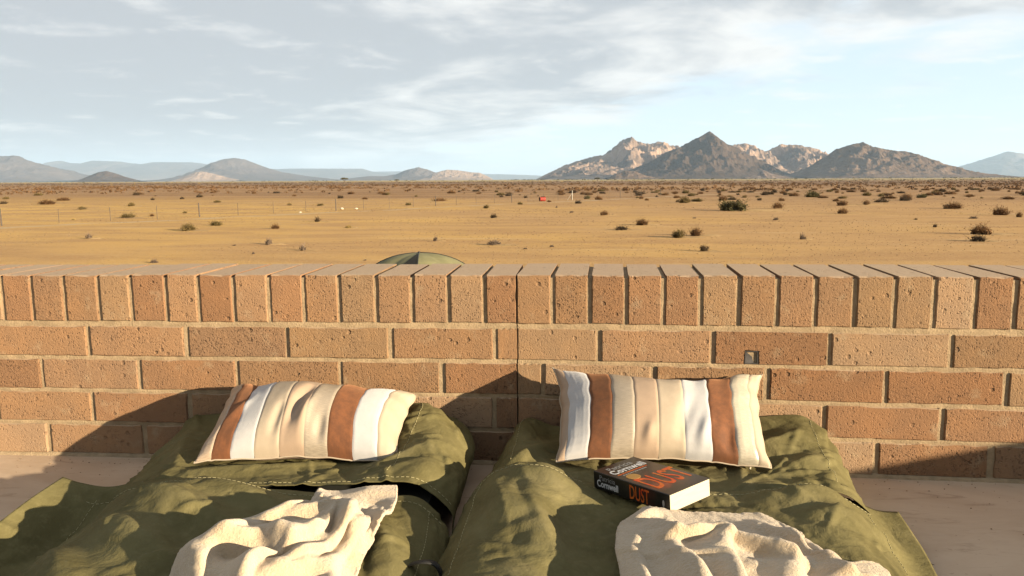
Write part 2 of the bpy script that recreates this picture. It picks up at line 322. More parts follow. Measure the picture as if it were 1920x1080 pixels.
mountain('mountain', 'tall jagged granite mountain behind the dark pyramid peak', [(1005, 336), (1030, 324), (1060, 310), (1100, 298), (1130, 291), (1150, 276), (1165, 265), (1182, 257), (1200, 267), (1218, 272), (1238, 266), (1252, 272), (1270, 276), (1300, 290), (1350, 310), (1400, 331)], 7600, MR_PINK, 1300, 1.3, 0.55, freq=9)
mountain('mountain', 'dark pyramid-shaped mountain, the highest peak on the plain', [(1140, 333), (1165, 324), (1195, 313), (1225, 300), (1255, 281), (1275, 276), (1300, 261), (1313, 256), (1330, 246), (1345, 256), (1362, 269), (1380, 276), (1400, 288), (1420, 298), (1445, 313), (1480, 331)], 6000, MR_DARK, 800, 4.6, 0.34, freq=9)
mountain('mountain', 'craggy pinkish ridge between the pyramid peak and the broad brown dome', [(1320, 330), (1345, 300), (1370, 273), (1395, 268), (1412, 273), (1432, 286), (1450, 278), (1465, 270), (1490, 272), (1515, 275), (1533, 280), (1549, 291), (1575, 312), (1610, 331)], 7100, MR_PINK, 900, 8.2, 0.5, freq=9)
mountain('mountain', 'broad brown dome-shaped mountain with a long right slope', [(1490, 331), (1525, 312), (1550, 294), (1567, 280), (1590, 272), (1615, 266), (1635, 273), (1660, 280), (1690, 283), (1715, 289), (1740, 299), (1770, 311), (1790, 319), (1812, 321), (1835, 331)], 5500, MR_DOME, 800, 12.4, 0.38, freq=9)
mountain('mountain', 'pale blue far mountain cut by the right picture edge', [(1770, 331), (1805, 313), (1840, 301), (1870, 290), (1890, 284), (1920, 288), (1960, 296), (2050, 328)], 21000, MR_FAR, 3500, 15.1, 0.25)
mountain('hill', 'low reddish knoll at the foot of the pyramid peak', [(1138, 335), (1152, 326), (1172, 319), (1190, 320), (1210, 328), (1235, 334)], 5100, MR_DOME, 150, 18.7, 0.35, nl=90, ndp=50)
mountain('hill', 'small pointed knoll below the craggy ridge', [(1395, 332), (1420, 325), (1430, 318), (1445, 324), (1475, 331)], 5000, MR_PINK, 120, 21.7, 0.35, nl=80, ndp=50)
mountain('mountain', 'bluish flat-shouldered mountain at the left picture edge', [(-260, 330), (-150, 286), (-60, 290), (0, 292), (32, 292), (45, 299), (75, 308), (100, 314), (130, 326), (158, 337)], 13500, MR_FAR, 2400, 24.3, 0.3)
mountain('mesa', 'hazy blue line of flat-topped mesas along the left horizon', [(40, 338), (90, 311), (105, 306), (113, 301), (124, 305), (160, 307), (172, 301), (230, 303), (241, 309), (253, 306), (263, 308), (288, 304), (360, 304), (392, 308), (430, 311), (480, 315), (520, 317), (545, 316), (680, 316), (700, 322), (760, 328), (800, 338)], 27000, MR_FAR, 3000, 27.9, 0.12, nl=420, shoulder=0.5)
mountain('hill', 'small dark brown hill alone on the left horizon', [(145, 339), (165, 330), (185, 322), (200, 320), (215, 324), (235, 331), (262, 338)], 8200, MR_DARK, 260, 31.2, 0.2, nl=110, ndp=60)
mountain('mountain', 'grey-blue rounded mountain right of the mesas', [(300, 338), (350, 330), (378, 323), (390, 310), (405, 303), (420, 298), (440, 296), (460, 299), (480, 307), (505, 316), (530, 323), (570, 329), (640, 337)], 14500, MR_FAR, 2200, 35.9, 0.3)
mountain('hill', 'pale sunlit rock mound in front of the rounded grey-blue mountain', [(325, 338), (350, 329), (365, 323), (380, 321), (400, 325), (430, 333), (450, 337)], 11000, MR_PALE, 300, 38.8, 0.3, nl=110, ndp=60)
mountain('mountain', 'grey-violet twin-humped ridge left of the picture centre', [(640, 336), (690, 330), (720, 330), (742, 327), (757, 320), (772, 316), (785, 313), (800, 317), (816, 323), (835, 330), (860, 336)], 13000, MR_FAR, 1000, 43.5, 0.35)
mountain('mountain', 'low ridge with a pinkish sunlit face at the picture centre', [(790, 336), (815, 324), (838, 318), (857, 319), (878, 322), (900, 324), (912, 329), (925, 336)], 11500, MR_PALE, 600, 47.1, 0.45)
mountain('mountain', 'palest far range low on the horizon near the centre', [(640, 336), (690, 322), (750, 321), (800, 324), (900, 326), (960, 327), (1010, 329), (1060, 335)], 31000, MR_FAR, 2200, 51.0, 0.2)

# ------------------------------------------------------------------ patio and parapet wall
WT = 0.2215                                      # parapet depth
tag(obj('patio_floor', mk(*box((-3.2, -4.2, -0.16), (3.2, 0.235, 0.0))), MFLOOR), 'smooth pinkish cement patio floor below the wall', 'floor', kind='structure')
tag(obj('house_base', mk(*box((-3.15, -4.15, ZG-0.3), (3.15, 0.22, -0.162))), MMORT), 'rendered storey under the patio', 'house', kind='structure')
wall = tag(empty('brick_wall'), 'low tan brick parapet wall with an upright brick coping', 'wall')
HC, HB, GB, GC = 0.105, 0.0685, 0.0081, 0.0112   # coping height, course height, bed joint, joint under the coping
ZT = 0.4204
zrow = {}; z = ZT-HC-GC
for k in range(1, 5): zrow[k] = (z-HB, z); z -= HB+GB
def along(s, y=0.0):                             # wall coordinate s, depth y -> world
    if s <= 0: return (s, y, 0.0), 0.0
    c, q = math.cos(BEND), math.sin(BEND); return (s*c+y*q, -s*q+y*c, 0.0), -BEND
def brick_mesh(lx, lz, ly, seed, nx=11, nz=4, notch=None):
    r = random.Random(seed)
    xs = np.concatenate([[-lx/2, -lx/2+0.0024], np.linspace(-lx/2+0.0024, lx/2-0.0024, nx)[1:-1], [lx/2-0.0024, lx/2]]); zs = np.concatenate([[-lz/2, -lz/2+0.0024], np.linspace(-lz/2+0.0024, lz/2-0.0024, nz)[1:-1], [lz/2-0.0024, lz/2]])
    n, m = len(xs), len(zs); v = []
    for i in range(n):
        for j in range(m):
            x, zz, y = xs[i], zs[j], 0.0
            eb = i in (0, n-1) or j in (0, m-1); e2 = i in (1, n-2) or j in (1, m-2)
            if eb:
                y = 0.0012+r.random()*0.0014
                if i in (0, n-1): x -= math.copysign(r.random()**2*0.0030, x)
                if j in (0, m-1): zz -= math.copysign(r.random()**2*0.0028, zz)
                if r.random() < 0.13: y += 0.0045*r.random()
            elif e2: y = r.random()*0.0003; x += r.uniform(-1, 1)*0.0007; zz += r.uniform(-1, 1)*0.0007
            v.append((x, y, zz))
    f = [(i*m+j, (i+1)*m+j, (i+1)*m+j+1, i*m+j+1) for i in range(n-1) for j in range(m-1)]
    ring = [(i, 0) for i in range(n)]+[(n-1, j) for j in range(1, m)]+[(i, m-1) for i in range(n-2, -1, -1)]+[(0, j) for j in range(m-2, 0, -1)]
    o = len(v); K = len(ring)
    for (i, j) in ring: v.append((xs[i], 0.0085, zs[j]))
    cor = [(-lx/2, -lz/2), (lx/2, -lz/2), (lx/2, lz/2), (-lx/2, lz/2)]; o2 = len(v); v += [(a, ly, b) for a, b in cor]
    for k in range(K):
        a = ring[k]; b = ring[(k+1) % K]; f.append((a[0]*m+a[1], o+k, o+(k+1) % K, b[0]*m+b[1]))
    cs = [0, n-1, n-1+m-1, n-1+m-1+n-1]
    for q in range(4):
        k0, k1 = cs[q], cs[(q+1) % 4] if q < 3 else K
        f.append(tuple([o+(k % K) for k in range(k0, k1+1)][::-1]+[o2+q, o2+(q+1) % 4]))
    f.append((o2, o2+1, o2+2, o2+3))
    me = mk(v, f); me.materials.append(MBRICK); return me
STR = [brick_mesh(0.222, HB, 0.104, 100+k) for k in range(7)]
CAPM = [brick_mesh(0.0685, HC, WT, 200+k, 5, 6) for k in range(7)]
def lay(s0, s1, zlo, zhi, meshes, base, gap, y=0.0, k=[0]):
    w = s1-s0-gap; sm = (s0+s1)/2; (x, yy, _), rz = along(sm, y+random.uniform(-0.0012, 0.0012))
    k[0] += 1; me = meshes[(k[0]*5+k[0]//3) % len(meshes)]
    o = obj('brick', me, None, wall, (x, yy, (zlo+zhi)/2), (random.uniform(-.004, .004), random.uniform(-.006, .006), rz+random.uniform(-.004, .004)), (w/base, 1, (zhi-zlo)/(HB if base > 0.1 else HC)))
    return o
rows = {1: [-0.971, -0.741, -0.508, -0.277, -0.048, 0.001, 0.176, 0.412, 0.645, 0.878], 2: [-1.089, -0.857, -0.626, -0.392, -0.165, 0.0, 0.054, 0.291, 0.522, 0.758, 0.986],
        3: [-0.973, -0.742, -0.511, -0.28, -0.05, 0.0, 0.178, 0.410, 0.641, 0.871], 4: [-1.087, -0.856, -0.624, -0.392, -0.165, 0.0, 0.054, 0.286, 0.516, 0.746, 0.97]}
SX = 2.48                                        # the parapet turns its corner here, out of view on the right
def notch_brick(s0, s1, zlo, zhi, n0, n1, nz, name='brick'):   # a stretcher with a hole chopped out of one long edge
    w = s1-s0-0.011; sm = (s0+s1)/2; (x, yy, _), rz = along(sm); up = nz > 0
    a, b = n0-sm, n1-sm; H2 = (zhi-zlo)/2; pr = [(-w/2, -H2), (w/2, -H2), (w/2, H2), (-w/2, H2)]
    if nz > 0: prof = [(-w/2, -H2), (a, -H2), (a+0.001, -H2+nz), (b-0.001, -H2+nz*0.95), (b, -H2), (w/2, -H2), (w/2, H2), (-w/2, H2)]
    fr = []
    c = len(prof); v = [(px*(1-0.004), 0.0, pz*(1-0.012)) for px, pz in prof] + [(px, 0.004, pz) for px, pz in prof] + [(px, 0.104, pz) for px, pz in prof]
    f = [(0, 1, 2, 7), (2, 3, 6, 7), (3, 4, 5, 6)] if nz > 0 else []
    f += [(i, i+c, (i+1) % c+c, (i+1) % c) for i in range(c)] + [(i+c, i+2*c, (i+1) % c+2*c, (i+1) % c+c) for i in range(c)] + [tuple(2*c+i for i in range(c))]
    return obj('brick', mk(v, f), MBRICK, wall, (x, yy, (zlo+zhi)/2), (0, 0, rz))
for r, js in rows.items():
    zlo, zhi = zrow[r]; L = list(js)
    while L[0] > -2.4: L.insert(0, L[0]-0.232)
    while L[-1] < SX-0.24: L.append(L[-1]+0.232)
    L.append(SX)
    for a, b in zip(L[:-1], L[1:]):
        crack_l, crack_r = abs(b) < 0.004, abs(a) < 0.004
        a2 = a+(0.0010-0.0055 if crack_r else random.uniform(-.002, .002)); b2 = b-(0.0010-0.0055 if crack_l else random.uniform(-.002, .002))
        if r == 1 and abs(a-0.412) < 0.01: notch_brick(a, b, zlo, zhi, 0.474, 0.506, 0.030); continue
        if r == 2 and abs(a+0.626) < 0.01: notch_brick(a, b, zlo, zhi, -0.470, -0.437, 0.012); continue
        lay(a2, b2, zlo, zhi, STR, 0.222, 0.011)
caps = [-1.166, -1.095, -1.019, -0.937, -0.862, -0.78, -0.706, -0.625, -0.545, -0.467, -0.387, -0.305, -0.226, -0.147, -0.069, 0.0, 0.077, 0.155, 0.231, 0.308, 0.384, 0.461, 0.537, 0.612, 0.689, 0.765, 0.84, 0.917, 0.991]
while caps[0] > -2.4: caps.insert(0, caps[0]-0.0775)
while caps[-1] < SX-0.08: caps.append(caps[-1]+0.0765)
for a, b in zip(caps[:-1], caps[1:]):
    a2 = a+(-0.0036 if abs(a) < .004 else 0); b2 = b-(-0.0036 if abs(b) < .004 else 0)
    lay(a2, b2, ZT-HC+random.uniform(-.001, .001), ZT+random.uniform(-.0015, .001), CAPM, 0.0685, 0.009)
def core(s0, s1):                                # mortar body, set back behind the brick faces
    v, f = [], []
    for s in (s0, s1):
        for y, zz in ((0.0046, -0.002), (0.0046, ZT-0.0065), (WT-0.008, ZT-0.0065), (WT-0.008, -0.002)):
            if s > 0: (x, yy, _), _r = along(s, y)
            else: x, yy = s, y
            v.append((x, yy, zz))
    return mk(v, [(0, 4, 5, 1), (1, 5, 6, 2), (2, 6, 7, 3), (3, 7, 4, 0), (0, 1, 2, 3), (7, 6, 5, 4)])
obj('mortar', core(-2.42, -0.0009), MMORT, wall); obj('mortar', core(0.0009, SX), MMORT, wall)
def bed_joint(s0, s1, zlo, zhi, seed):           # slightly uneven flush mortar bed
    nn = max(2, int((s1-s0)/0.02)); v = []
    for k in range(nn+1):
        s = s0+(s1-s0)*k/nn; y = 0.0040+0.0022*mnoise.noise((s*9, seed, 0)); j = 0.0018*mnoise.noise((s*30, seed, 5))
        for yy_, zz in ((0.012, zlo-0.0006), (y+0.0007, zlo-0.0006+j), (y, (zlo+zhi)/2), (y+0.0006, zhi+0.0006+j), (0.012, zhi+0.0006)):
            (x, q, _), _r = along(s if s1 > 0 else min(s, 0), yy_); v.append((x, q, zz))
    return mk(v, [(k*5+j, k*5+5+j, k*5+6+j, k*5+1+j) for k in range(nn) for j in range(4)])
beds = [(zrow[1][1], ZT-HC)] + [(zrow[k+1][1], zrow[k][0]) for k in range(1, 4)]
for k, (a, b) in enumerate(beds):
    obj('mortar_bed', bed_joint(-2.42, -0.002, a, b, k*3.7), MMORT, wall); obj('mortar_bed', bed_joint(0.002, SX-0.01, a, b, k*3.7+1), MMORT, wall)
# return wall of the parapet beyond the right edge of the view
(cx, cyy, _), crz = along(SX)
mb = MB(); mb.box((cx+0.006, cyy-3.0, -0.002), (cx+WT-0.008, cyy+WT-0.01, ZT-0.0055)); mb.build('mortar', MMORT, wall)
yy = cyy-0.12; n = 0
while yy > cyy-2.95:
    for r in range(1, 5):
        zlo, zhi = zrow[r]; obj('brick', STR[(n+r) % 7], None, wall, (cx, yy-(0.116 if r % 2 else 0), (zlo+zhi)/2), (0, 0, -math.pi/2))
    yy -= 0.232; n += 1
yy = cyy+0.1
while yy > cyy-2.97:
    obj('brick', CAPM[n % 7], None, wall, (cx, yy, ZT-HC/2), (0, 0, -math.pi/2)); yy -= 0.0775; n += 1
# uneven cement fillet along the wall foot
mb = MB(); ss = np.linspace(-2.4, 2.4, 330); ring = []
for k, s in enumerate(ss):
    w = 0.006+0.006*abs(mnoise.noise((s*14, 0, 1.7))); h = 0.006+0.005*abs(mnoise.noise((s*19, 3, 0)))
    ring.append([along(s, y)[0][:2]+(zz,) for y, zz in ((0.012, h+0.004), (0.0, h), (-w*0.6, h*0.55), (-w, -0.002))])
v = [p for q in ring for p in q]; f = [(i*4+j, i*4+j+1, i*4+j+5, i*4+j+4) for i in range(len(ring)-1) for j in range(3)]
obj('mortar_fillet', mk(v, [q[::-1] for q in f], True), MMORT, wall)
# square drain pipe showing in the notch, and dark pocket behind the small chipped hole
M_DARKM = m_plain('grey_metal', (0.05, 0.043, 0.04), 0.6, 0.3, 60, 200, 0.4, 0.001, 0.4)
(px_, py_, _), rz = along(0.490)
pv = MB(); h, th = 0.0135, 0.0016
for (a, b, c, d) in ((-h, h, -h, -h+th), (-h, h, h-th, h), (-h, -h+th, -h+th, h-th), (h-th, h, -h+th, h-th)): pv.box((a, 0.0, c), (b, 0.10, d))
pv.add([(-h+th, 0.0012, -h+th), (h-th, 0.0045, -h+th), (h-th, 0.0055, h-th), (-h+th, 0.0035, h-th)], [(0, 1, 2, 3)])
pv.build('drain_pipe', M_DARKM, wall, loc=(px_, py_+0.001, zrow[1][0]+0.0138), rot=(0, 0, rz))

# ------------------------------------------------------------------ cloth
def cat(p, n):                                   # Catmull-Rom through rows of p (k, m, 3) -> (n, m, 3)
    p = np.asarray(p, float); k = len(p); u = np.linspace(0, k-1, n); i = np.clip(u.astype(int), 0, k-2); f = (u-i)[:, None, None]
    P0, P1, P2, P3 = p[np.clip(i-1, 0, k-1)], p[i], p[i+1], p[np.clip(i+2, 0, k-1)]
    return 0.5*((2*P1)+(-P0+P2)*f+(2*P0-5*P1+4*P2-P3)*f**2+(-P0+3*P1-3*P2+P3)*f**3)
def loft(rows, nv, nu):                          # rows: stations of 3-D points -> grid (nv, nu, 3), spaced evenly by length
    def even(g, n):
        q = cat(g, 200); d = np.linalg.norm(np.diff(q, axis=0), axis=2).mean(1); s = np.concatenate([[0], np.cumsum(d)]); tt = np.linspace(0, s[-1], n)
        idx = np.clip(np.searchsorted(s, tt)-1, 0, len(q)-2); f = ((tt-s[idx])/(s[idx+1]-s[idx]+1e-12))[:, None, None]
        return q[idx]*(1-f)+q[idx+1]*f
    a = even(np.asarray(rows, float), nv); return np.transpose(even(np.transpose(a, (1, 0, 2)), nu), (1, 0, 2))
def relax(Pt, scale=1.03, anchor=0.02, its=160, seed=0, zmin=None, ymax=None, amp=0.003, ks=((1, 1.0), (2, 0.5), (4, 0.35)), nf=9.0, mask=None, grav=0.0):
    """loose cloth: rest lengths a little longer than the target surface, so that the sheet buckles into folds"""
    X = Pt.copy(); nu, nv = X.shape[:2]; g = np.random.default_rng(seed)
    nz = np.array([mnoise.noise(Vector((p[0]*nf, p[1]*nf, p[2]*nf+seed*3.7))) for p in X.reshape(-1, 3)]).reshape(nu, nv)
    du = np.gradient(X, axis=0); dv = np.gradient(X, axis=1); N = np.cross(du, dv); N /= np.linalg.norm(N, axis=2, keepdims=True)+1e-12
    X = X + N*(nz*amp*2)[..., None]
    m = np.ones((nu, nv)) if mask is None else mask
    S1 = 1+(scale-1)*m
    cons = []
    for k, st in ks:
        for di, dj in ((k, 0), (0, k)) + (((k, k), (k, -k)) if k <= 2 else ()):
            A = (slice(0, nu-di), slice(0, nv-dj)) if dj >= 0 else (slice(0, nu-di), slice(-dj, nv))
            Bs = (slice(di, nu), slice(dj, nv)) if dj >= 0 else (slice(di, nu), slice(0, nv+dj))
            L0 = np.linalg.norm(Pt[Bs]-Pt[A], axis=2)*(S1[A]+S1[Bs])/2; cons.append((A, Bs, L0, st*(0.6 if di and dj else 1.0)))
    an = anchor if np.ndim(anchor) == 0 else np.asarray(anchor)[..., None]
    for it in range(its):
        X += an*(Pt-X); X[..., 2] -= grav
        for A, Bs, L0, st in cons:
            d = X[Bs]-X[A]; L = np.linalg.norm(d, axis=2)+1e-9; c = (0.25*st*(L-L0)/L)[..., None]*d
            X[A] += c; X[Bs] -= c
        if zmin is not None:
            zm = zmin(X[..., 0], X[..., 1]) if callable(zmin) else zmin
            X[..., 2] = np.maximum(X[..., 2], zm)
        if ymax is not None: X[..., 1] = np.minimum(X[..., 1], ymax(X[..., 0]))
    return X
def crumple(G, n, seed, h=(0.002, 0.006), w=(0.008, 0.02), ln=(0.05, 0.17), axis=None, bw=1.2):
    """many short creases and dents pressed into the cloth along its normals"""
    r = np.random.default_rng(seed); du = np.gradient(G, axis=0); dv = np.gradient(G, axis=1); N = np.cross(du, dv); N /= np.linalg.norm(N, axis=2, keepdims=True)+1e-12
    if N[..., 2].mean() < 0: N = -N
    D = np.zeros(G.shape[:2]); flat = G.reshape(-1, 3)
    for k in range(n):
        c = flat[r.integers(len(flat))]; th = r.uniform(0, math.pi) if axis is None else axis+r.normal()*0.5; L = r.uniform(*ln)/2; d = np.array([math.cos(th), math.sin(th), r.normal()*0.3]); d /= np.linalg.norm(d)
        q = G-c; tt = q@d; bow = r.uniform(-bw, bw); q = q-tt[..., None]*d; side = np.cross(d, (0, 0, 1)); off = q-(bow*tt**2)[..., None]*side
        dist = np.linalg.norm(off, axis=2); ww = r.uniform(*w); env = np.clip(1-(tt/L)**2, 0, 1)
        prof_ = np.clip(1-dist/ww, 0, 1); D += r.choice((1, 1, -0.8))*r.uniform(*h)*env*prof_**1.1
    return G+N*D[..., None]
def refine(G, seed, scale=1.005, its=18, zmin=None, ymax=None, n=130):
    a = cat(G, 2*G.shape[0]-1); a = np.transpose(cat(np.transpose(a, (1, 0, 2)), 2*G.shape[1]-1), (1, 0, 2))
    a = relax(a, scale, 0.06, its, seed, zmin, ymax, 0.0006, ks=((1, 1.0), (2, 0.3)), nf=30)
    a = crumple(a, n//2, seed, (0.002, 0.007), (0.009, 0.022), (0.06, 0.22)); a = crumple(a, 34, seed+50, (0.003, 0.0065), (0.007, 0.013), (0.16, 0.5), None, 0.35); a = crumple(a, n, seed+100, (0.0012, 0.003), (0.004, 0.009), (0.03, 0.10))
    if zmin is not None: a[..., 2] = np.maximum(a[..., 2], zmin(a[..., 0], a[..., 1]))
    if ymax is not None: a[..., 1] = np.minimum(a[..., 1], ymax(a[..., 0]))
    return a
def wall_y(x): return np.where(x > 0, -x*math.sin(BEND), 0.0)
def crease(Pt, a, b, h, w, lean=0.0, pw=1.15):                      # raise a fold along the plan segment a-b
    a, b = np.array(a), np.array(b); d = b-a; L = d@d; q = Pt[..., :2]-a; tt = np.clip((q@d)/L, 0, 1)
    dist = np.linalg.norm(q-tt[..., None]*d, axis=2); q = h*np.clip(1-dist/w, 0, 1)**pw*(0.35+0.65*np.sin(math.pi*np.clip(tt, 0.02, 0.98))); Pt[..., 2] += q; Pt[..., 1] -= lean*q; Pt[..., 0] += 0.3*lean*q
def cloth_obj(name, P, mat, parent, thick, sub=1, flip=False, smooth=True):
    o = obj(name, grid_mesh(P, smooth, flip), mat); adopt(o, parent)
    if sub: md = o.modifiers.new('sub', 'SUBSURF'); md.levels = sub; md.render_levels = sub
    md = o.modifiers.new('thick', 'SOLIDIFY'); md.thickness = thick; md.offset = 0.0
    return o
M_THREAD = m_plain('pale_thread', (0.42, 0.37, 0.20), 0.8, 0.1)
M_BLACK = m_plain('black_webbing', (0.018, 0.017, 0.016), 0.7, 0.2, 80, 400, 0.5, 0.0008)
M_MATT = m_plain('dark_mattress', (0.03, 0.03, 0.022), 0.9, 0.2)
def stitching(Pg, line, parent, inset=0.0012, dash=0.0055, gap=0.0035):
    """one row of thread dashes along a polyline of surface points"""
    du = np.gradient(Pg, axis=0); dv = np.gradient(Pg, axis=1); N = np.cross(du, dv); N /= np.linalg.norm(N, axis=2, keepdims=True)+1e-12
    if N[..., 2].mean() < 0: N = -N
    pts = np.array([Pg[i, j]+N[i, j]*inset for i, j in line]); s = np.concatenate([[0], np.cumsum(np.linalg.norm(np.diff(pts, axis=0), axis=1))])
    mb = MB(); a = 0.0
    def at(q): return np.array([np.interp(q, s, pts[:, k]) for k in range(3)])
    while a < s[-1]-dash: mb.tube([at(a), at(a+dash)], 0.00055, 4); a += dash+gap
    return mb.build('stitching', M_THREAD, parent)
def st(y, pts): return [(p[0], p[2] if len(p) > 2 else y, p[1]) for p in pts]

# --- bedroll on the left
bedL = tag(empty('bedroll', (-0.42, -0.6, 0)), 'olive canvas bedroll under the slanting striped pillow, left of the two', 'bedroll', 'canvas bedrolls at the wall')
mb = MB(); mb.box((-0.66, -1.9, 0.004), (-0.125, -0.03, 0.072)); adopt(mb.build('mattress', M_MATT), bedL)
hoodL = loft([st(-.012, [(-.775, .003), (-.765, .05), (-.72, .098), (-.6, .112), (-.45, .112), (-.3, .115), (-.215, .134), (-.165, .10), (-.14, .045), (-.145, .003)]),
    st(-.065, [(-.785, .003), (-.77, .045), (-.72, .085), (-.6, .098), (-.45, .098), (-.3, .105), (-.20, .146), (-.135, .115), (-.10, .055), (-.12, .003)]),
    st(-.16, [(-.785, .003), (-.76, .04), (-.70, .075), (-.6, .086), (-.45, .086), (-.3, .090), (-.205, .118), (-.13, .112), (-.088, .062), (-.10, .004)]),
    st(-.25, [(-.78, .003), (-.745, .038), (-.69, .075), (-.6, .087), (-.45, .087), (-.3, .09), (-.205, .100), (-.135, .112), (-.085, .07), (-.095, .012)]),
    st(-.32, [(-.77, .003), (-.735, .036), (-.68, .072), (-.6, .090), (-.45, .092), (-.3, .096), (-.205, .112), (-.14, .118), (-.086, .07), (-.092, .018)]),
    st(-.375, [(-.755, .003, -.36), (-.725, .035, -.37), (-.675, .07, -.375), (-.6, .088), (-.45, .094), (-.3, .100), (-.21, .107), (-.145, .103), (-.088, .058), (-.085, .015)])], 64, 112)
crease(hoodL, (-.62, -.33), (-.35, -.27), .012, .035); crease(hoodL, (-.25, -.30), (-.14, -.20), .016, .04); crease(hoodL, (-.70, -.10), (-.62, -.30), .014, .035)
hoodL = relax(hoodL, 1.012, 0.04, 170, 3, lambda x, y: np.where((x > -.66) & (x < -.125), 0.074, 0.003), lambda x: wall_y(x)-0.006, 0.005, nf=11, ks=((1, 1.0), (2, 0.6), (4, 0.5), (8, 0.4)))
hoodL = refine(hoodL, 31, 1.005, 18, lambda x, y: np.where((x > -.66) & (x < -.125), 0.074, 0.003), lambda x: wall_y(x)-0.006)
O_hoodL = cloth_obj('head_cover', hoodL, MCAN, bedL, 0.0014, 0, True)
bodyL = loft([st(-.40, [(-.79, .098, -.372), (-.755, .090, -.376), (-.70, .086, -.380), (-.63, .100, -.385), (-.53, .112, -.392), (-.42, .104, -.405), (-.3, .095, -.405), (-.2, .094, -.408), (-.135, .090, -.41), (-.09, .05, -.42), (-.08, .003, -.435)]),
    st(-.46, [(-.80, .086), (-.765, .064), (-.71, .038), (-.63, .094), (-.53, .125), (-.42, .112), (-.3, .096), (-.2, .09), (-.13, .08), (-.085, .04), (-.075, .003)]),
    st(-.56, [(-.81, .062), (-.77, .035), (-.72, .022), (-.63, .088), (-.52, .122), (-.40, .106), (-.3, .095), (-.2, .092), (-.12, .08), (-.075, .04), (-.065, .003)]),
    st(-.70, [(-.79, .035), (-.755, .012), (-.71, .025), (-.63, .080), (-.52, .11), (-.40, .104), (-.3, .095), (-.2, .092), (-.12, .08), (-.07, .04), (-.06, .003)]),
    st(-1.2, [(-.78, .02), (-.75, .01), (-.71, .025), (-.63, .08), (-.52, .1), (-.40, .1), (-.3, .095), (-.2, .092), (-.12, .08), (-.07, .04), (-.06, .003)])], 96, 120)
for a, b, h, w in (((-.63, -.47), (-.40, -.55), .022, .05), ((-.60, -.56), (-.44, -.66), .018, .05), ((-.5, -.42), (-.36, -.47), .014, .045), ((-.20, -.47), (-.13, -.62), .016, .04), ((-.66, -.60), (-.55, -.72), .016, .04)): crease(bodyL, a, b, h, w)
mk_ = np.clip((1.0-(-bodyL[..., 1]))*3, 0, 1)
bodyL = relax(bodyL, 1.022, 0.016, 190, 5, lambda x, y: np.where((x > -.66) & (x < -.125), 0.074, 0.003), None, 0.006, nf=9, ks=((1, 1.0), (2, 0.6), (4, 0.5), (8, 0.4)))
bodyL = refine(bodyL, 32, 1.005, 18, lambda x, y: np.where((x > -.66) & (x < -.125), 0.074, 0.003), None)
O_bodyL = cloth_obj('body_cover', bodyL, MCAN, bedL, 0.0014, 0, True)
stitching(bodyL, [(5, j) for j in range(20, 224)], O_bodyL); stitching(bodyL, [(i, 24) for i in range(4, 180)], O_bodyL); stitching(bodyL, [(i, 214) for i in range(6, 184)], O_bodyL)
jp = int(np.argmin(np.abs(hoodL[24, :, 0]+.195))); stitching(hoodL, [(i, jp) for i in range(8, 120)], O_hoodL); stitching(hoodL, [(122, j) for j in range(40, 208)], O_hoodL)

# --- bedroll on the right
bedR = tag(empty('bedroll', (0.3, -0.6, 0)), 'olive canvas bedroll on the right with a book lying on it', 'bedroll', 'canvas bedrolls at the wall')
mb = MB(); mb.box((0.005, -1.9, 0.004), (0.575, -0.05, 0.070)); adopt(mb.build('mattress', M_MATT), bedR)
hoodR = loft([st(-.03, [(-.03, .003, -.012), (-.012, .05, -.012), (.02, .108, -.014), (.09, .098), (.2, .10), (.35, .105), (.5, .126, -.034), (.595, .130, -.036), (.635, .095, -.036), (.648, .03, -.036)]),
    st(-.08, [(-.045, .003), (-.03, .045), (.012, .112), (.085, .088), (.2, .088), (.35, .09), (.5, .112), (.59, .118), (.64, .08), (.655, .012)]),
    st(-.16, [(-.055, .003), (-.04, .042), (.008, .095), (.085, .084), (.2, .083), (.35, .083), (.5, .096), (.585, .098), (.64, .06), (.66, .004)]),
    st(-.24, [(-.065, .003), (-.05, .042), (.005, .09), (.085, .09), (.2, .084), (.35, .083), (.5, .088), (.58, .088), (.635, .048), (.658, .003)]),
    st(-.325, [(-.07, .003), (-.055, .045), (.0, .095), (.085, .093), (.2, .084), (.35, .083), (.5, .088), (.58, .084), (.635, .042), (.655, .003)])], 58, 112)
crease(hoodR, (.10, -.10), (.0, -.24), .014, .04); crease(hoodR, (.45, -.16), (.58, -.10), .014, .045); crease(hoodR, (.5, -.24), (.6, -.18), .012, .035)
hoodR = relax(hoodR, 1.012, 0.04, 170, 7, lambda x, y: np.where((x > .005) & (x < .575), 0.072, 0.003), lambda x: wall_y(x)-0.006, 0.005, nf=11, ks=((1, 1.0), (2, 0.6), (4, 0.5), (8, 0.4)))
hoodR = refine(hoodR, 33, 1.005, 18, lambda x, y: np.where((x > .005) & (x < .575), 0.072, 0.003), lambda x: wall_y(x)-0.006)
O_hoodR = cloth_obj('head_cover', hoodR, MCAN, bedR, 0.0014, 0, True)
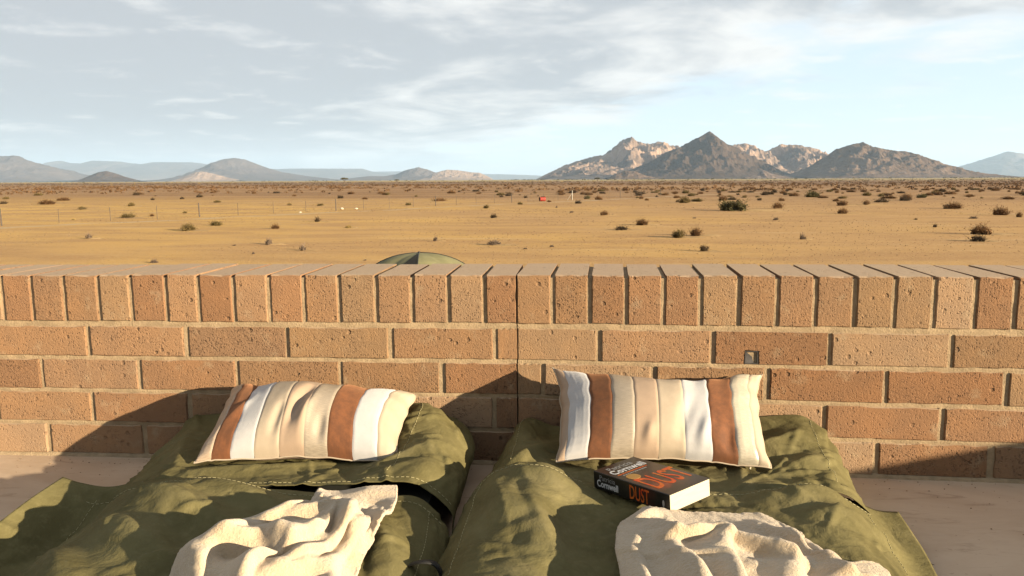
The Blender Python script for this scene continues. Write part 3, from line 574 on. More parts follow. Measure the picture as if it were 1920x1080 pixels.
bodyR = loft([st(-.34, [(-.08, .003, -.345), (-.06, .062, -.34), (-.01, .112, -.325), (.07, .122, -.315), (.15, .098, -.335), (.28, .09, -.345), (.42, .094, -.35), (.53, .097, -.335), (.60, .066, -.31), (.65, .04, -.29), (.69, .034, -.285)]),
    st(-.40, [(-.085, .003), (-.063, .062), (-.015, .112), (.07, .126), (.15, .098), (.28, .09), (.42, .095), (.53, .098), (.60, .062), (.645, .028), (.685, .02)]),
    st(-.50, [(-.09, .003), (-.067, .06), (-.018, .108), (.06, .122), (.14, .095), (.28, .09), (.42, .096), (.52, .098), (.595, .058), (.635, .022), (.672, .012)]),
    st(-.64, [(-.095, .003), (-.07, .055), (-.02, .10), (.06, .112), (.14, .092), (.28, .09), (.42, .096), (.52, .094), (.59, .055), (.625, .02), (.66, .008)]),
    st(-1.2, [(-.095, .003), (-.07, .05), (-.02, .095), (.06, .1), (.14, .09), (.28, .09), (.42, .095), (.51, .092), (.58, .052), (.62, .02), (.65, .008)])], 96, 120)
for a, b, h, w in (((.0, -.36), (.14, -.39), .012, .04), ((-.01, -.40), (.03, -.56), .016, .035), ((.44, -.39), (.58, -.36), .016, .045), ((.5, -.45), (.62, -.42), .014, .04), ((.05, -.46), (.10, -.62), .014, .05)): crease(bodyR, a, b, h, w)
bodyR = relax(bodyR, 1.022, 0.022, 190, 11, lambda x, y: np.where((x > .005) & (x < .575), 0.072, 0.003), None, 0.006, nf=9, ks=((1, 1.0), (2, 0.6), (4, 0.5), (8, 0.4)))
bodyR = refine(bodyR, 34, 1.005, 18, lambda x, y: np.where((x > .005) & (x < .575), 0.072, 0.003), None)
O_bodyR = cloth_obj('body_cover', bodyR, MCAN, bedR, 0.0014, 0, True)
stitching(bodyR, [(5, j) for j in range(20, 224)], O_bodyR); stitching(bodyR, [(i, 218) for i in range(4, 180)], O_bodyR); stitching(bodyR, [(i, 28) for i in range(4, 180)], O_bodyR)
jp = int(np.argmin(np.abs(hoodR[24, :, 0]-.012))); stitching(hoodR, [(i, jp) for i in range(8, 80)], O_hoodR); jp = int(np.argmin(np.abs(hoodR[24, :, 0]-.60))); stitching(hoodR, [(i, jp) for i in range(8, 104)], O_hoodR)
# black webbing strap between the beds
sq = [onz(758, 1078, .062), onz(768, 1062, .078), onz(792, 1056, .088), onz(815, 1060, .084), onz(826, 1080, .066), onz(820, 1110, .045)]
sb = MB(); q = cat(np.array(sq)[:, None, :], 24)[:, 0]
for a, b in zip(q[:-1], q[1:]): pass
vv = []; 
for p in q: vv += [tuple(p+np.array([0, -.010, .004])), tuple(p+np.array([0, .010, -.002]))]
so = obj('strap', mk(vv, [(2*k, 2*k+1, 2*k+3, 2*k+2) for k in range(len(q)-1)], True), M_BLACK); adopt(so, bedL); md = so.modifiers.new('t', 'SOLIDIFY'); md.thickness = 0.002
sb = MB(); p0 = onz(80, 958, .035); sb.tube([p0+np.array([-.012, 0, -.03]), p0+np.array([-.006, 0, .008]), p0+np.array([.02, -.01, .012])], 0.007, 8); adopt(sb.build('strap_end', M_BLACK, smooth=True), bedL)

# ------------------------------------------------------------------ pillows
def m_panel(name, col, rough, kind):
    m, t, p = new_mat(name); g = nd(t, 'ShaderNodeTexCoord').outputs['UV']
    n = noi(t, g, 6.0, 5, 0.6)
    if kind == 'suede':
        c = mixc(t, sstep(t, noi(t, g, 10.0, 6, 0.7), 0.35, 0.68), tuple(0.72*x for x in col), tuple(1.18*x for x in col)); b = bump(t, noi(t, g, 420, 3), 0.35, 0.0006); setp(t, p, Base_Color=c, Roughness=rough, Normal=b); p.inputs['Sheen Weight'].default_value = 0.25; p.inputs['Sheen Tint'].default_value = (0.8, 0.4, 0.2, 1)
    elif kind == 'satin':
        stv = vmap(t, g, (2.5, 90, 1)); s = noi(t, stv, 6.0, 4, 0.6)
        c = mixc(t, sstep(t, s, 0.4, 0.62), tuple(0.82*x for x in col), tuple(min(1, 1.12*x) for x in col)); b = bump(t, s, 0.35, 0.0008); setp(t, p, Base_Color=c, Roughness=rough, Normal=b); p.inputs['Specular IOR Level'].default_value = 0.5
    elif kind == 'velvet':
        c = mixc(t, sstep(t, n, 0.35, 0.65), tuple(0.93*x for x in col), col); b = bump(t, noi(t, g, 260, 4, 0.7), 0.6, 0.0012); setp(t, p, Base_Color=c, Roughness=rough, Normal=b); p.inputs['Sheen Weight'].default_value = 0.3
    else:
        c = mixc(t, sstep(t, n, 0.35, 0.65), tuple(0.9*x for x in col), col); wv = mth(t, 'ADD', noi(t, vmap(t, g, (1, 0.2, 1)), 500, 2), noi(t, vmap(t, g, (0.2, 1, 1)), 500, 2)); setp(t, p, Base_Color=c, Roughness=rough, Normal=bump(t, wv, 0.3, 0.0006))
    return m
PM = dict(beige=m_panel('beige_satin', (0.47, 0.355, 0.255), 0.45, 'satin'), brown=m_panel('brown_suede', (0.165, 0.055, 0.015), 0.85, 'suede'), white=m_panel('white_velvet', (0.54, 0.525, 0.52), 0.9, 'velvet'),
          cream=m_panel('cream_cotton', (0.50, 0.405, 0.295), 0.8, 'cotton'), tan=m_panel('tan_cotton', (0.45, 0.325, 0.225), 0.8, 'cotton'), champ=m_panel('champagne_satin', (0.42, 0.35, 0.265), 0.4, 'satin'), ivory=m_panel('ivory_satin', (0.52, 0.465, 0.36), 0.35, 'satin'))
def pillow(label, BL, BR, TL, TR, cuts, mats, thick, seed, sag=0.0, folds=()):
    BL, BR, TL, TR = map(np.array, (BL, BR, TL, TR)); nu, nv = 121, 61
    uu = np.linspace(-1, 1, nu)[:, None]*np.ones((1, nv)); vv = np.ones((nu, 1))*np.linspace(-1, 1, nv)[None, :]
    up = uu*(1-0.07*(1-vv**2)**1.0); vp = vv*(1-0.13*(1-uu**2)) ; vp = vp - sag*(1-uu**2)*(vv+1)/2
    a, b = ((up+1)/2)[..., None], ((vp+1)/2)[..., None]
    Bp = (BL*(1-a)+BR*a)*(1-b)+(TL*(1-a)+TR*a)*b
    wob = lambda q: np.array([mnoise.noise(Vector((x, seed*2.3, q))) for x in np.linspace(0, 9, nu)])
    wu = np.array([mnoise.noise(Vector((x, seed*1.3, 4.0))) for x in np.linspace(0, 6, nv)])
    Bp[..., 2] += (wob(0.0)[:, None]*(1-vv)/2*0.5+wob(5.0)[:, None]*(1+vv)/2)*0.007; Bp[..., 0] += (wu[None, :]*0.008)*uu
    n = np.cross((BR-BL)+(TR-TL), (TL-BL)+(TR-BR)); n /= np.linalg.norm(n)
    if n[1] > 0: n = -n
    tk = thick*((1-uu**2).clip(0)**0.42)*((1-vv**2).clip(0)**0.50)*(1+0.05*np.sin(uu*5+seed))
    root = tag(empty('pillow', tuple((BL+BR)/2)), label, 'pillow', 'striped pillows')
    wd = np.linalg.norm(BR-BL); cols = [int(round(c*(nu-1))) for c in cuts]
    an = np.full((nu, nv), 0.05); an[[0, -1], :] = 0.6; an[:, [0, -1]] = 0.6
    front = Bp + n*(tk)[..., None]
    for (u0, v0, u1, v1, h, w) in folds:
        d = np.array([u1-u0, v1-v0]); q = np.stack([uu-u0, (vv-v0)], -1); tt = np.clip((q@d)/(d@d), 0, 1); q2 = (q-tt[..., None]*d)*np.array([1, 0.55]); dist = np.linalg.norm(q2, axis=2)
        front += n*(h*np.exp(-(dist/w)**2)*np.sin(math.pi*np.clip(tt, 0.06, 0.94)))[..., None]
    front = relax(front, 1.014, an, 130, seed, None, None, 0.0016, nf=14, ks=((1, 1.0), (2, 0.6), (5, 0.5), (9, 0.5), (14, 0.4)))
    for c in cols[1:-1]: front[c] -= n*0.0016
    back = Bp - n*(tk*0.42)[..., None]; back[..., 2] = np.maximum(back[..., 2], 0.088); back[:, [0, -1]] = front[:, [0, -1]]; back[[0, -1]] = front[[0, -1]]
    def pan(nm, G, mat, flip):
        me = grid_mesh(G, True, flip); k, m_ = G.shape[:2]; uv = me.uv_layers.new(name='uv'); co = np.array([(i/(nu-1)*2, j/(nv-1)) for i in range(k) for j in range(m_)]); idx = np.zeros(len(me.loops), int); me.loops.foreach_get('vertex_index', idx); uv.data.foreach_set('uv', co[idx].ravel())
        o = adopt(obj(nm, me, mat), root); md = o.modifiers.new('s', 'SUBSURF'); md.levels = 1; md.render_levels = 1; return o
    flip = True
    for k in range(len(mats)): pan('stripe_panel', front[cols[k]:cols[k+1]+1], PM[mats[k]], not flip)
    pan('back_panel', back, PM['tan'], flip)
    ring = [front[i, 0] for i in range(nu)]+[front[-1, j] for j in range(1, nv)]+[front[i, -1] for i in range(nu-2, -1, -1)]+[front[0, j] for j in range(nv-2, 0, -1)]
    mbp = MB(); mbp.tube(ring[::2]+[ring[0]], 0.0016, 5, False); adopt(mbp.build('seam', PM['cream'], smooth=True), root)
    return root, front
pilL, fL = pillow('striped patchwork pillow slumped flat on the left bedroll', onz(364, 866, .098), onz(742, 868, .098), ony(436, 724, -.045), ony(783, 738, -.05), [0, .085, .175, .295, .42, .545, .655, .785, .905, 1], ['beige', 'brown', 'white', 'cream', 'tan', 'champ', 'brown', 'white', 'cream'], 0.072, 2, 0.03,
    [(-.12, -.85, .05, .55, -.012, .06), (.02, -.95, .10, .0, .008, .05), (-.25, -.9, -.2, -.1, -.006, .05), (.22, -.95, .24, -.4, -.007, .05), (-.85, -.6, -.6, .1, .006, .06)])
pilR, fR = pillow('striped patchwork pillow propped upright against the wall on the right bedroll', onz(1042, 866, .100), onz(1447, 879, .098), ony(1036, 690, -.045), ony(1429, 700, -.055), [0, .045, .15, .255, .37, .485, .61, .735, .85, .945, 1], ['tan', 'white', 'brown', 'champ', 'tan', 'cream', 'white', 'brown', 'ivory', 'cream'], 0.066, 9, 0.24,
    [(.35, -.95, .45, -.3, .007, .05), (.62, -.95, .66, -.4, -.008, .06), (-.15, -.95, -.1, -.5, .006, .05), (.15, -.9, .3, .1, -.005, .06)])
zp = MB(); e0 = onz(1407, 872, .100); zp.tube([e0, e0+np.array([-.002, -.006, -.006])], 0.0018, 6); adopt(zp.build('zip_pull', m_plain('zip_cream', (0.6, 0.5, 0.35), 0.5)), pilR)

# ------------------------------------------------------------------ fleece blankets
def bed_top(G):
    pts = G.reshape(-1, 3)
    gx, gy = np.linspace(-.9, .8, 171), np.linspace(-1.2, 0, 121); H = np.full((171, 121), 0.003)
    ix = np.clip(((pts[:, 0]+.9)/.01).round().astype(int), 0, 170); iy = np.clip(((pts[:, 1]+1.2)/.01).round().astype(int), 0, 120)
    np.maximum.at(H, (ix, iy), pts[:, 2])
    for _ in range(3): H = np.maximum(H, np.maximum(np.maximum(np.roll(H, 1, 0), np.roll(H, -1, 0)), np.maximum(np.roll(H, 1, 1), np.roll(H, -1, 1)))-0.004)
    def f(x, y):
        return H[np.clip(((x+.9)/.01).round().astype(int), 0, 170), np.clip(((y+1.2)/.01).round().astype(int), 0, 120)]
    return f
def blanket(label, rows, ridges, pleats, bodyG, parent_bed, seed, scale, group):
    G = loft([[onz(*p) for p in r] for r in rows], 84, 84)
    top = bed_top(bodyG); lo = lambda x, y: top(x, y)+0.006
    G[..., 2] = np.maximum(G[..., 2], lo(G[..., 0], G[..., 1]))
    G = relax(G, 1.045, 0.03, 120, seed, lo, None, 0.008, ks=((1, 1.0), (2, 0.6), (4, 0.4)), nf=15, grav=0.0001)
    v_ = np.linspace(0, 1, 84)[:, None]; u_ = np.linspace(0, 1, 84)[None, :]
    for (c0, c1, s, h, va, vb) in pleats:        # long drawn-out folds, steep on one side
        x = u_-(c0+(c1-c0)*v_)-0.03*np.sin(v_*5+c0*20); pr = np.where(x > 0, np.exp(-(x/s)**2), np.exp(-(x/(2.2*s))**2)); ev = np.clip((v_-va)/0.15, 0, 1)*np.clip((vb-v_)/0.15, 0, 1)
        q = 0.66*h*pr*ev*(0.75+0.5*np.sin(v_*7+c1*30)**2); G[..., 2] += q; G[..., 0] += 0.5*q; G[..., 1] -= 0.4*q
    for a, b, h, w in ridges: crease(G, onz(*a)[:2], onz(*b)[:2], h, w, 0.6 if h > 0 else 0.0, 1.0)
    G[..., 2] = np.maximum(G[..., 2], lo(G[..., 0], G[..., 1]))
    G = relax(G, 1.01, 0.10, 10, seed, lo, None, 0.0012, ks=((1, 0.8), (2, 0.3)), nf=30)
    G = crumple(G, 30, seed+7, (0.0015, 0.0035), (0.009, 0.018), (0.07, 0.2))
    for _ in range(2): G[1:-1, 1:-1] = 0.5*G[1:-1, 1:-1]+0.125*(G[2:, 1:-1]+G[:-2, 1:-1]+G[1:-1, 2:]+G[1:-1, :-2])
    c = G.reshape(-1, 3).mean(0); root = tag(empty('blanket', (c[0], c[1], 0.1)), label, 'blanket', group)
    md = cloth_obj('fleece', G, MFLE, root, 0.0055, 2, True)
    ring = [G[i, 0] for i in range(84)]+[G[-1, j] for j in range(1, 84)]+[G[i, -1] for i in range(82, -1, -1)]+[G[0, j] for j in range(82, 0, -1)]
    mb = MB(); q = np.array(ring+ring[:1]); mb.tube(list(q), [0.0030+0.0008*mnoise.noise((k*0.9, seed, 0)) for k in range(len(q))], 8, False); adopt(mb.build('hem', MFLE, smooth=True), root)
    pm = md.modifiers.new('pile', 'PARTICLE_SYSTEM'); ps = pm.particle_system.settings; ps.type = 'HAIR'; ps.count = 110000; ps.hair_length = 0.0040; ps.hair_step = 3; ps.render_step = 2
    ps.emit_from = 'FACE'; ps.use_modifier_stack = True; ps.use_emit_random = True; ps.roughness_1 = 0.0012; ps.roughness_1_size = 0.01; ps.roughness_2 = 0.0012; ps.root_radius = 0.28; ps.tip_radius = 0.12; ps.radius_scale = 0.001; ps.brownian_factor = 0.0
    ps.normal_factor = 0.0; ps.child_type = 'NONE'; ps.material = 1
    return root
blanket('cream fleece blanket crumpled on the left bedroll', [
    [(600, 918, .122), (640, 920, .110), (690, 912, .120), (741, 910, .116)],
    [(575, 948, .118), (640, 958, .132), (692, 955, .110), (738, 945, .112)],
    [(450, 986, .132), (600, 988, .145), (684, 985, .113), (722, 975, .106)],
    [(368, 1020, .128), (540, 1030, .142), (648, 1030, .115), (700, 1012, .104)],
    [(332, 1062, .12), (470, 1064, .142), (600, 1070, .118), (672, 1058, .102)],
    [(280, 1150, .11), (430, 1160, .122), (560, 1160, .115), (640, 1140, .1)]],
    [((592, 920, .125), (630, 965, .125), 0.02, 0.022), ((525, 985, .125), (652, 967, .125), 0.032, 0.036), ((652, 967, .125), (662, 1015, .125), 0.03, 0.03), ((590, 1004, .125), (640, 1013, .125), -0.014, 0.02), ((381, 1041, .125), (511, 1027, .125), 0.034, 0.036), ((511, 1027, .125), (562, 1053, .125), 0.03, 0.026), ((430, 1064, .125), (550, 1062, .125), -0.016, 0.022), ((342, 1040, .125), (392, 1085, .125), 0.024, 0.026), ((700, 1000, .125), (736, 930, .125), 0.012, 0.024), ((480, 1100, .125), (620, 1050, .125), 0.022, 0.03), ((450, 990, .125), (560, 1000, .125), 0.012, 0.03)], [(.10, .22, .04, .022, .12, 1.2), (.34, .50, .034, .028, .2, 1.2), (.58, .60, .030, .022, .1, .75), (.72, .90, .034, .020, .3, 1.2)], bodyL, bedL, 21, 1.09, 'cream fleece blankets')
blanket('cream fleece blanket heaped against the book on the right bedroll', [
    [(1195, 962, .112), (1220, 950, .116), (1300, 960, .108), (1420, 966, .104), (1500, 1004, .104)],
    [(1165, 985, .120), (1235, 988, .128), (1320, 992, .122), (1430, 1000, .118), (1520, 1032, .106)],
    [(1157, 1022, .128), (1230, 1030, .134), (1320, 1025, .142), (1440, 1030, .124), (1560, 1060, .105)],
    [(1163, 1062, .12), (1240, 1065, .13), (1330, 1060, .138), (1450, 1062, .13), (1652, 1066, .10)],
    [(1180, 1150, .112), (1250, 1150, .12), (1340, 1150, .125), (1460, 1150, .12), (1680, 1150, .09)]],
    [((1222, 950, .125), (1175, 990, .125), 0.018, 0.024), ((1250, 1028, .125), (1338, 1006, .125), 0.032, 0.018), ((1338, 1006, .125), (1505, 1052, .125), 0.024, 0.02), ((1495, 1000, .125), (1565, 1055, .125), 0.022, 0.017), ((1565, 1070, .125), (1655, 1066, .125), 0.022, 0.018), ((1400, 1045, .125), (1520, 1075, .125), -0.01, 0.02), ((1420, 968, .125), (1490, 1010, .125), 0.014, 0.024)], [(.16, .30, .045, .024, .15, 1.2), (.40, .50, .034, .024, .25, 1.2), (.10, .08, .030, .018, .3, 1.2), (.62, .72, .034, .024, .3, 1.2), (.84, .80, .03, .018, .1, 1.2)], bodyR, bedR, 33, 1.08, 'cream fleece blankets')

# ------------------------------------------------------------------ paperback book
BK = Matrix(((0.6833, 0.7279, -0.056), (-0.7273, 0.6854, 0.0342), (0.0633, 0.0173, 0.9978)))
book = tag(empty('book', (0.1591, -0.3502, 0.0955)), 'thick black paperback with white and orange lettering on the right bedroll', 'book')
book.rotation_euler = BK.to_euler(); BLn, BW, BH = 0.1673, 0.0996, 0.0297
def m_cover():
    m, t, p = new_mat('black_cover'); g = nd(t, 'ShaderNodeTexCoord').outputs['Object']; s = nd(t, 'ShaderNodeSeparateXYZ', {0: g})
    sm = noi(t, g, 26.0, 6, 0.65, 0.4)
    r2 = nd(t, 'ShaderNodeVectorMath', {0: vmap(t, g, (17, 24, 0), (-2.0, -0.95, 0))}, operation='LENGTH').outputs['Value']
    glow = mth(t, 'MULTIPLY', mth(t, 'SUBTRACT', 1.0, sstep(t, r2, 0.15, 1.25)), sstep(t, sm, 0.42, 0.66))
    c = mixc(t, mth(t, 'MULTIPLY', glow, 0.6), (0.012, 0.011, 0.010), (0.40, 0.045, 0.012)); c = mixc(t, mth(t, 'MULTIPLY', sstep(t, noi(t, g, 60, 4), 0.55, 0.75), 0.3), c, (0.035, 0.03, 0.027))
    setp(t, p, Base_Color=c, Roughness=0.32, Normal=bump(t, noi(t, g, 25, 3), 0.12, 0.001)); return m
MCOV = m_cover(); M_PAGE = m_plain('page_edges', (0.62, 0.54, 0.40), 0.85, 0.06, 30, 1200, 0.5, 0.0006, stretch=(1, 1, 14))
M_WHITE = m_plain('white_ink', (0.74, 0.74, 0.74), 0.4, 0.04); M_GREY = m_plain('grey_ink', (0.36, 0.36, 0.36), 0.4, 0.04)
M_ORANGE = m_plain('orange_ink', (0.72, 0.075, 0.015), 0.45, 0.3, 60, col2=(0.66, 0.16, 0.02)); M_GOLD = m_plain('gold_foil', (0.62, 0.36, 0.10), 0.35, 0.1, metallic=0.5)
def rbox(a, b, r, nm, mat, par):
    me = mk(*box(a, b)); o = obj(nm, me, mat, par); md = o.modifiers.new('b', 'BEVEL'); md.width = r; md.segments = 2; return o
ct = 0.0008
O_front = rbox((0, 0.0012, BH-ct), (BLn, BW, BH), 0.0003, 'front_cover', MCOV, book); rbox((0, 0.0012, 0), (BLn, BW, ct), 0.0003, 'back_cover', MCOV, book)
O_spine = rbox((0, -0.0002, 0.0), (BLn, 0.0011, BH), 0.0006, 'spine', MCOV, book)
rbox((0.0008, 0.0012, ct), (BLn-0.0006, BW-0.0012, BH-ct), 0.0002, 'page_block', M_PAGE, book)
dg = bpy.context.evaluated_depsgraph_get
def text(s, size, mat, name, right, up, org, sx=1.0, weight=0.0, shear=0.0, par=None):
    cu = bpy.data.curves.new(name, 'FONT'); cu.body = s; cu.size = size; cu.offset = weight; cu.extrude = 0.00008; cu.resolution_u = 3; cu.shear = shear
    o = bpy.data.objects.new(name, cu); COL.objects.link(o); bpy.context.view_layer.update()
    me = bpy.data.meshes.new_from_object(o.evaluated_get(dg())); bpy.data.objects.remove(o)
    right, up = Vector(right), Vector(up); n = right.cross(up)
    M = Matrix((right*sx, up, n)).transposed().to_4x4(); M.translation = Vector(org); me.transform(M)
    me.materials.clear(); return obj(name, me, mat, par or (O_front if n.z > 0.5 else O_spine))
zt = BH+0.00022
Yv, Xn = (0, 1, 0), (-1, 0, 0)
text('Patricia', 0.0190, M_GREY, 'lettering', Yv, Xn, (0.0235, 0.016, zt), 1.02, -0.00012)
text('Cornwell', 0.0235, M_WHITE, 'lettering', Yv, Xn, (0.0415, 0.008, zt), 0.90, 0.00045)
for xl, y0, y1, hh in ((0.0490, 0.010, 0.080, 0.0030), (0.0555, 0.016, 0.072, 0.0022)):      # rows of fine print too small to read
    pb = MB(); q = y0
    while q < y1:
        w = random.uniform(0.0012, 0.0026); pb.box((xl-hh, q, BH+0.0001), (xl, q+w, BH+0.0003)); q += w+random.choice((0.0007, 0.0007, 0.0018))
    pb.build('fine_print', M_ORANGE if xl < 0.05 else M_GREY, O_front)
text('DUST', 0.080, M_ORANGE, 'title_lettering', Yv, Xn, (0.1365, 0.008, zt), 0.46, 0.0006)
text('Patricia', 0.0125, M_GREY, 'lettering', (1, 0, 0), (0, 0, 1), (0.0135, -0.0004, 0.0172), 1.0, -0.0001)
text('Cornwell', 0.0165, M_WHITE, 'lettering', (1, 0, 0), (0, 0, 1), (0.0075, -0.0004, 0.0056), 0.80, 0.0003)
text('DUST', 0.033, M_ORANGE, 'title_lettering', (1, 0, 0), (0, 0, 1), (0.082, -0.0004, 0.0030), 0.52, 0.0002)
stk = MB(); n = 28; cc = (0.070, 0.024)
stk.add([(cc[0]+0.0125*math.cos(2*math.pi*k/n), cc[1]+0.0125*math.sin(2*math.pi*k/n), BH+0.0004) for k in range(n)]+[(cc[0]+0.0125*math.cos(2*math.pi*k/n), cc[1]+0.0125*math.sin(2*math.pi*k/n), BH+0.0001) for k in range(n)], [tuple(range(n))]+[(k, k+n, (k+1) % n+n, (k+1) % n) for k in range(n)])
stk.build('gold_sticker', M_GOLD, O_front)
mk2 = MB(); n = 14
mk2.add([(0.1545+0.0022*math.cos(2*math.pi*k/n), -0.0005, BH/2-0.002+0.0055*math.sin(2*math.pi*k/n)) for k in range(n)], [tuple(range(n))]); mk2.build('spine_mark', M_GREY, O_spine)

# ------------------------------------------------------------------ dome tent below the wall
M_TENT = m_plain('tent_canvas', (0.21, 0.195, 0.095), 0.8, 0.12, 3.0, 60, 0.3, 0.01); M_TENTD = m_plain('tent_gap_shade', (0.012, 0.012, 0.010), 0.9, 0.2); M_POLE = m_plain('tent_pole', (0.03, 0.03, 0.028), 0.5, 0.2)
def build_tent():
    d = ray(786, 474); D = 18.0; top = CAM+d*(D/(d@FH)); gz = ground_z(top[0], top[1]); H = top[2]-gz
    root = tag(empty('tent', (top[0], top[1], gz), (0, 0, YAW*-1+math.radians(-2))), 'olive dome tent whose top shows just over the wall', 'tent')
    Rf = 1.62; root.rotation_euler = (0, 0, -YAW)
    def P(a, q):                                 # a: angle, q: 0 at apex .. 1 at foot; square dome with a pole on each corner
        c4_ = abs(math.cos(2*a)); sag = 1-0.17*(1-c4_**0.7)
        r = Rf*math.sin(q*math.pi/2)**0.95*sag; zz = H*math.cos(q*math.pi/2)**0.78
        return (r*math.cos(a), r*math.sin(a), zz)
    base = -math.pi/2+math.radians(4)
    for k in range(4):
        a0, a1 = base+k*math.pi/2, base+(k+1)*math.pi/2; nA, nQ = 16, 18
        G = np.array([[P(0, 0)]*nQ]*nA, float)
        for i in range(nA):
            for j in range(nQ):
                ta = i/(nA-1); a = a0+(a1-a0)*ta; q = j/(nQ-1); c = abs(math.cos(2*(a-base))); sag = 1-0.15*(1-c**0.7)
                r = Rf*math.sin(q*math.pi/2)**0.95*sag; G[i, j] = (r*math.cos(a), r*math.sin(a), H*math.cos(q*math.pi/2)**0.80-0.03*(1-c)*math.sin(math.pi*q))
        o = obj('tent_panel', grid_mesh(G, True), M_TENT, root)
        mb = MB(); mb.tube([tuple(G[0, j]*np.array([1.006, 1.006, 1])+np.array([0, 0, .006])) for j in range(nQ)], 0.011, 6); mb.build('tent_pole', M_POLE, root, True)
        if k == 3:                               # near-black sheet painting the shade inside the door gap, beside the front pole
            dv, n2 = [], 12
            for j in range(n2):
                q = 0.10+0.85*j/(n2-1)
                for ta in (1.0-min(0.30, 0.10+0.5*(j/(n2-1))), 0.985):
                    a = a0+(a1-a0)*ta; c = abs(math.cos(2*(a-base))); sag = 1-0.15*(1-c**0.7); r = Rf*math.sin(q*math.pi/2)**0.95*sag*1.012
                    dv.append((r*math.cos(a), r*math.sin(a), H*math.cos(q*math.pi/2)**0.80-0.03*(1-c)*math.sin(math.pi*q)+0.012))
            obj('door_gap_shade', mk(dv, [(2*j, 2*j+1, 2*j+3, 2*j+2) for j in range(n2-1)], True), M_TENTD, root)
    mb = MB(); mb.tube([(0, 0, H-0.01), (0, 0, H+0.03)], 0.03, 8); mb.build('top_cap', M_POLE, root)
build_tent()

# ------------------------------------------------------------------ wire fence
M_POST = m_plain('grey_post', (0.11, 0.085, 0.065), 0.7, 0.2, 10); M_WIRE = m_plain('wire', (0.22, 0.17, 0.12), 0.5, 0.1); M_WPOST = m_plain('white_paint', (0.50, 0.47, 0.41), 0.6, 0.1)
A0, A1 = np.array([-37.4, 56.9]), np.array([0.1, 108.5])
def fpt(k):                                      # k: 0..1 along the fence, continuing beyond
    l = A0+(A1-A0)*k; p = CAM[:2]+l[0]*R0[:2]+l[1]*FH[:2]; return np.array([p[0], p[1], ground_z(p[0], p[1])])
f0 = fpt(0.0); fence = tag(empty('wire_fence', tuple(f0)), 'thin wire fence with slim posts crossing the desert plain', 'fence')
ks = np.arange(-3, 29)*0.0625
def post(k, h, r, mat=M_POST):
    p = fpt(k)-f0; mb = MB(); lean = random.uniform(-.02, .02); mb.tube([(p[0], p[1], p[2]-0.2), (p[0]+lean, p[1], p[2]+h)], r, 6); mb.build('post', mat, fence)
for n, k in enumerate(ks): post(k, 1.28 if n % 4 == 3 else 1.15, 0.055 if n % 4 == 3 else 0.022)
for h in (0.25, 0.55, 0.85, 1.1):
    mb = MB()
    for a, b in zip(ks[:-1], ks[1:]):
        p, q = fpt(a)-f0, fpt(b)-f0; mb.tube([p+np.array([0, 0, h]), (p+q)/2+np.array([0, 0, h-0.02]), q+np.array([0, 0, h])], 0.006, 3, False)
    mb.build('wire', M_WIRE, fence)
g0 = onground(1073, 375); gp = tag(empty('gate_post', tuple(g0)), 'pale braced gate post standing right of the red drum', 'post')
mb = MB(); mb.tube([(0, 0, -.1), (0, 0, 1.5)], 0.05, 8); mb.build('upright', M_WPOST, gp); mb = MB(); mb.tube([(-0.75, 0, 0), (0, 0, 1.1)], 0.03, 6); mb.build('brace', M_WPOST, gp)

# red drum lying on the plain
M_RED = m_plain('red_paint', (0.42, 0.045, 0.025), 0.55, 0.25, 4, col2=(0.30, 0.03, 0.02)); M_DRUM_SHADE = m_plain('drum_shade', (0.015, 0.012, 0.01), 0.9)
d0 = onground(1017, 377); drum = tag(empty('drum', tuple(d0), (0, 0, math.radians(28))), 'red steel drum lying on its side on the plain', 'drum')
mb = MB(); r = 0.30; prof = [(-0.44, r), (-0.43, r+.012), (-0.41, r), (-0.16, r), (-0.15, r+.014), (-0.13, r), (0.13, r), (0.15, r+.014), (0.16, r), (0.41, r), (0.43, r+.012), (0.44, r)]
n = 20; V = [(x, q*math.cos(2*math.pi*k/n), r+q*math.sin(2*math.pi*k/n)) for x, q in prof for k in range(n)]
F_ = [(i*n+k, (i+1)*n+k, (i+1)*n+(k+1) % n, i*n+(k+1) % n) for i in range(len(prof)-1) for k in range(n)]
obj('drum_body', mk(V, F_, True), M_RED, drum)
for x in (-0.425, 0.425):
    me = mk([(x, r*math.cos(2*math.pi*k/n), r+r*math.sin(2*math.pi*k/n)) for k in range(n)], [tuple(range(n))]); obj('drum_end', me, M_DRUM_SHADE if x < 0 else M_RED, drum)  # left end near-black: the shade on it is put into its colour

